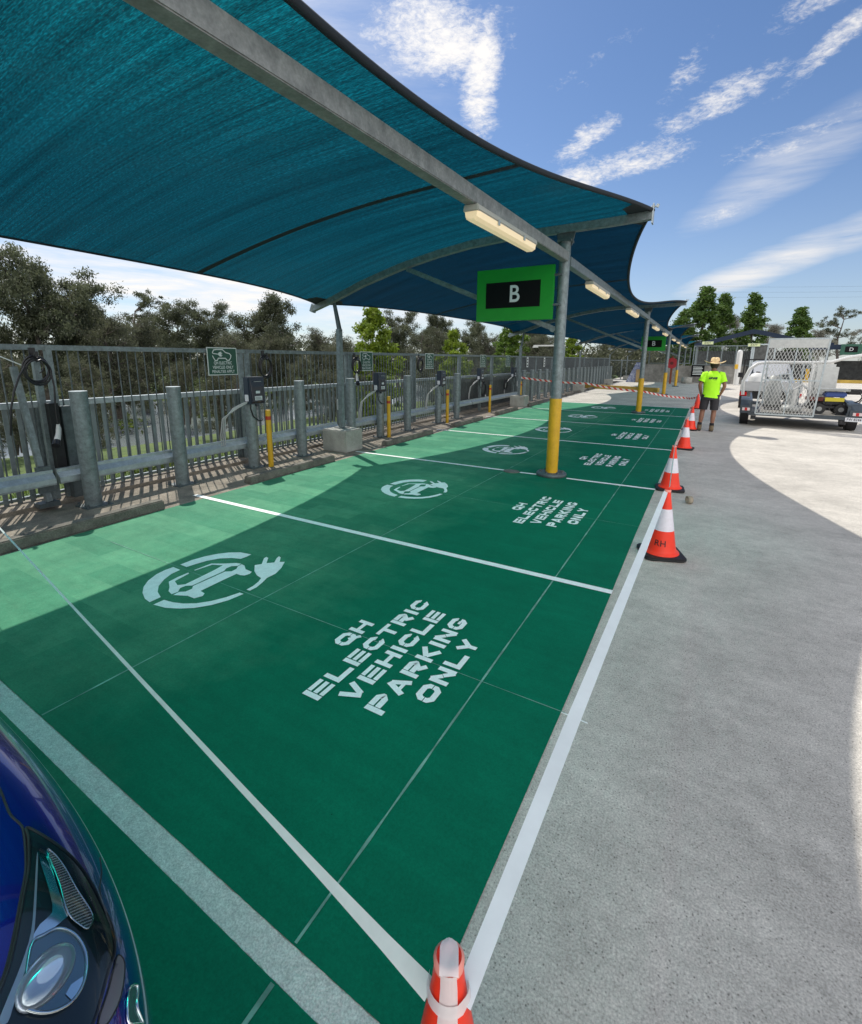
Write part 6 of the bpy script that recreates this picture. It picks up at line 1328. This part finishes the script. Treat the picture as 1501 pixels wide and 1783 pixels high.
L_ = [('gum', -31.4, 11.9, 7.0, 2.9, 'tallest dark gum tree at the far left'), ('gum', -33.2, 14.3, 6.8, 2.8, 'dark gum tree whose slope falls right of the far left crown'), ('gum', -35.8, 16.9, 5.6, 2.3, 'dark gum at the right shoulder of the far left clump'), ('wisp', -43.2, 24.3, 7.6, 3.1, 'thin wispy gum standing out against the sky at the left'),
      ('gum', -40.0, 25.8, 6.5, 2.4, 'round topped gum right of the wispy gum'), ('gum', -41.7, 30.4, 6.9, 2.9, 'open crowned gum above the left side of the green sign'), ('gum', -30.5, 28.4, 7.1, 3.2, 'pointed dark gum left of the roof prop'), ('casu', -30.1, 33.1, 4.4, 2.6, 'low dark gum seen just right of the roof prop'),
      ('gum', -32.1, 9.9, 6.3, 2.6, 'dark gum half cut by the left edge'), ('casu', -29.9, 15.3, 4.2, 2.3, 'brown low tree under the far left clump'), ('gum', -32.6, 50.1, 7.5, 4.0, 'open gum behind the lime green tree'), ('gum', -30.0, 54.0, 7.8, 4.2, 'tall open gum right of the lime green tree'),
      ('gum', -26.3, 58.1, 6.9, 4.2, 'dark gum left of the near green sign'), ('casu', -21.3, 66.5, 7.1, 5.0, 'brown tree mass below the near green sign'), ('casu', -13.4, 78.8, 5.8, 5.0, 'brown hillside tree between the columns'), ('gum', -33.5, 27.9, 5.2, 2.6, 'dark gum filling the gap left of the pointed gum'),
      ('casu', -28.0, 22.0, 3.6, 2.6, 'brown tree below the wispy gum'), ('casu', -28.5, 26.0, 3.8, 2.6, 'brown tree below the round topped gum'), ('casu', -37.0, 20.6, 4.6, 2.6, 'brown tree right of the far left clump'), ('casu', -26.0, 31.0, 3.6, 2.6, 'brown tree left of the lime green tree'),
      ('casu', -24.5, 44.0, 5.0, 3.4, 'brown tree right of the lime green tree'), ('casu', -21.0, 50.0, 4.8, 3.2, 'brown tree behind the small lime bushes'), ('casu', -9.5, 84.0, 5.6, 5.0, 'brown hillside tree at the right behind the far wall'), ('casu', -17.5, 56.0, 4.8, 3.4, 'brown tree right of the fresh green tree'), ('casu', -18.0, 62.0, 5.5, 3.6, 'brown tree above the far bollards')]
for k, x, y, zt, hw, lb in L_: tree(k, x, y, zt, hw*1.15, -1.9, lb, 'gum_tree' if k != 'casu' else 'casuarina_tree', 'tree', GL)
# nearer under-storey trees with visible thin trunks, seen through the bars
us = [(-19.5, 5.2), (-22.0, 7.4), (-18.5, 8.2), (-23.5, 10.6), (-24.5, 15.8), (-19.0, 14.2), (-21.0, 21.5), (-16.5, 19.3), (-18.5, 24.0), (-20.5, 28.0), (-15.5, 29.0)]
for j, (x, y) in enumerate(us):
    tree('casu', x, y, 1.5+.5*math.sin(j*2.3), .9, -1.9, 'slender brown casuarina seen through the fence bars, %s from the left' % ORD[j], 'casuarina_tree', 'tree', 'slender casuarinas behind the fence bars')
tree('lime', -13.9, 19.2, 4.3, 1.5, -1.7, 'bright lime green tree right of the roof prop', 'lime_tree', 'tree'); tree('lime', -13.3, 26.6, 3.6, 1.2, -1.7, 'small lime green tree between the prop and the green sign', 'lime_tree', 'tree'); tree('lime', -11.9, 24.1, 2.3, 1.7, -1.7, 'low lime green shrub above the third charger', 'lime_shrub', 'shrub')
tree('green', -11.4, 31.9, 4.3, 2.3, -1.7, 'leafy green tree under the near green sign', 'leafy_tree', 'tree'); tree('lime', -10.3, 43.7, 3.9, 2.2, -1.7, 'lime green tree just right of the near column', 'lime_tree', 'tree'); tree('green', -13.6, 36.0, 4.0, 2.0, -1.7, 'leafy green tree left of the near column', 'leafy_tree', 'tree')
tree('cone', -.8, 75.0, 11.3, 4.4, 0, 'largest broad conical green tree right of the roof end', 'conical_tree', 'tree', 'conical trees at the right'); tree('cone', -3.0, 73.0, 8.6, 3.2, 0, 'conical green tree at the left foot of the largest one', 'conical_tree', 'tree', 'conical trees at the right'); tree('cone', 1.3, 78.5, 10.8, 2.8, 0, 'pointed green tree touching the right side of the largest one', 'conical_tree', 'tree', 'conical trees at the right')
tree('cone', 5.0, 79.9, 11.0, 2.7, 0, 'narrow dark conical tree above the white pole', 'conical_tree', 'tree', 'conical trees at the right'); tree('cone', 10.1, 79.4, 8.7, 3.2, 0, 'conical green tree above the mesh ramp', 'conical_tree', 'tree', 'conical trees at the right')
tree('silver', 3.3, 100, 10.0, 4.0, 0, 'silvery gum between the largest and the narrow conical trees', 'silver_gum', 'tree', 'silver gums at the right'); tree('silver', 9.2, 99.6, 8.4, 4.0, 0, 'silvery gum between the narrow tree and the ramp tree', 'silver_gum', 'tree', 'silver gums at the right'); tree('silver', 15.4, 98.9, 7.2, 3.6, 0, 'low silvery gum right of the ramp tree', 'silver_gum', 'tree', 'silver gums at the right')
tree('wisp', 19.8, 108.3, 11.4, 5.5, 0, 'spreading bare branched gum at the right edge', 'silver_gum', 'tree'); tree('silver', 23.5, 104, 9.6, 5.0, 0, 'silvery gum half cut by the right edge', 'silver_gum', 'tree', 'silver gums at the right')

# undergrowth and far wood: nobody could count these
rs = np.random.RandomState(5); cl_ = []
for i in range(420):
    x = -rs.uniform(44, 75); y = rs.uniform(-15, 95); r_ = rs.uniform(.9, 2.2); cl_.append(((x, y, rs.uniform(-1.2, 4.2)), (r_, r_, r_)))
for i in range(200):
    x = rs.uniform(-50, -14); y = rs.uniform(70, 110); r_ = rs.uniform(1.0, 2.2); cl_.append(((x, y, rs.uniform(-1, 3.2)), (r_, r_, r_)))
for i in range(150):
    x = rs.uniform(-16, -2.5); y = rs.uniform(66, 92); r_ = rs.uniform(.9, 1.8); cl_.append(((x, y, rs.uniform(.2, 3.4)), (r_, r_, r_)))
v, f = leaf_cloud(rs, cl_, 75000, .24); o = bpy.data.objects.new('distant_wood', np_mesh('distant_wood', v, f, M['leaf_gum2'])); COL.objects.link(o); tag(o, 'brown green wood massed along the far bank', 'wood', None, 'stuff')
cl_ = []
for i in range(150):
    y = rs.uniform(-4, 40); x = -rs.uniform(10.5, 14)+off(y) if i % 3 else -rs.uniform(24, 40); r_ = rs.uniform(.25, .7); cl_.append(((x, y, -1.75+r_*.4), (r_*1.6, r_*1.6, r_*.8)))
for i in range(60): cl_.append(((-rs.uniform(38, 44), rs.uniform(4, 40), rs.uniform(-1.4, .4)), (1.2, 1.2, .7)))
v, f = leaf_cloud(rs, cl_, 30000, .12); o = bpy.data.objects.new('undergrowth', np_mesh('undergrowth', v, f, M['leaf_ground'])); COL.objects.link(o); tag(o, 'low green undergrowth on the bank behind the fence', 'undergrowth', None, 'stuff')
n = 26000; x = -rs.uniform(7.2, 15.5, n); y = rs.uniform(-3, 34, n); x = x-.03*(y-3); h_ = rs.uniform(.08, .26, n); a = rs.uniform(0, 6.28, n); w_ = .012+.0*a; zz = np.full(n, -1.72)
dx, dy = np.cos(a)*w_, np.sin(a)*w_; lx, ly = rs.normal(0, .05, n), rs.normal(0, .05, n)
v = np.stack([np.stack([x-dx, y-dy, zz], 1), np.stack([x+dx, y+dy, zz], 1), np.stack([x+dx*.3+lx, y+dy*.3+ly, zz+h_], 1), np.stack([x-dx*.3+lx, y-dy*.3+ly, zz+h_], 1)], 1).reshape(-1, 3)
o = bpy.data.objects.new('long_grass', np_mesh('long_grass', v, np.arange(n*4).reshape(-1, 4), M['grass_blade'])); COL.objects.link(o); tag(o, 'long green grass on the bank just behind the fence', 'grass', None, 'stuff')
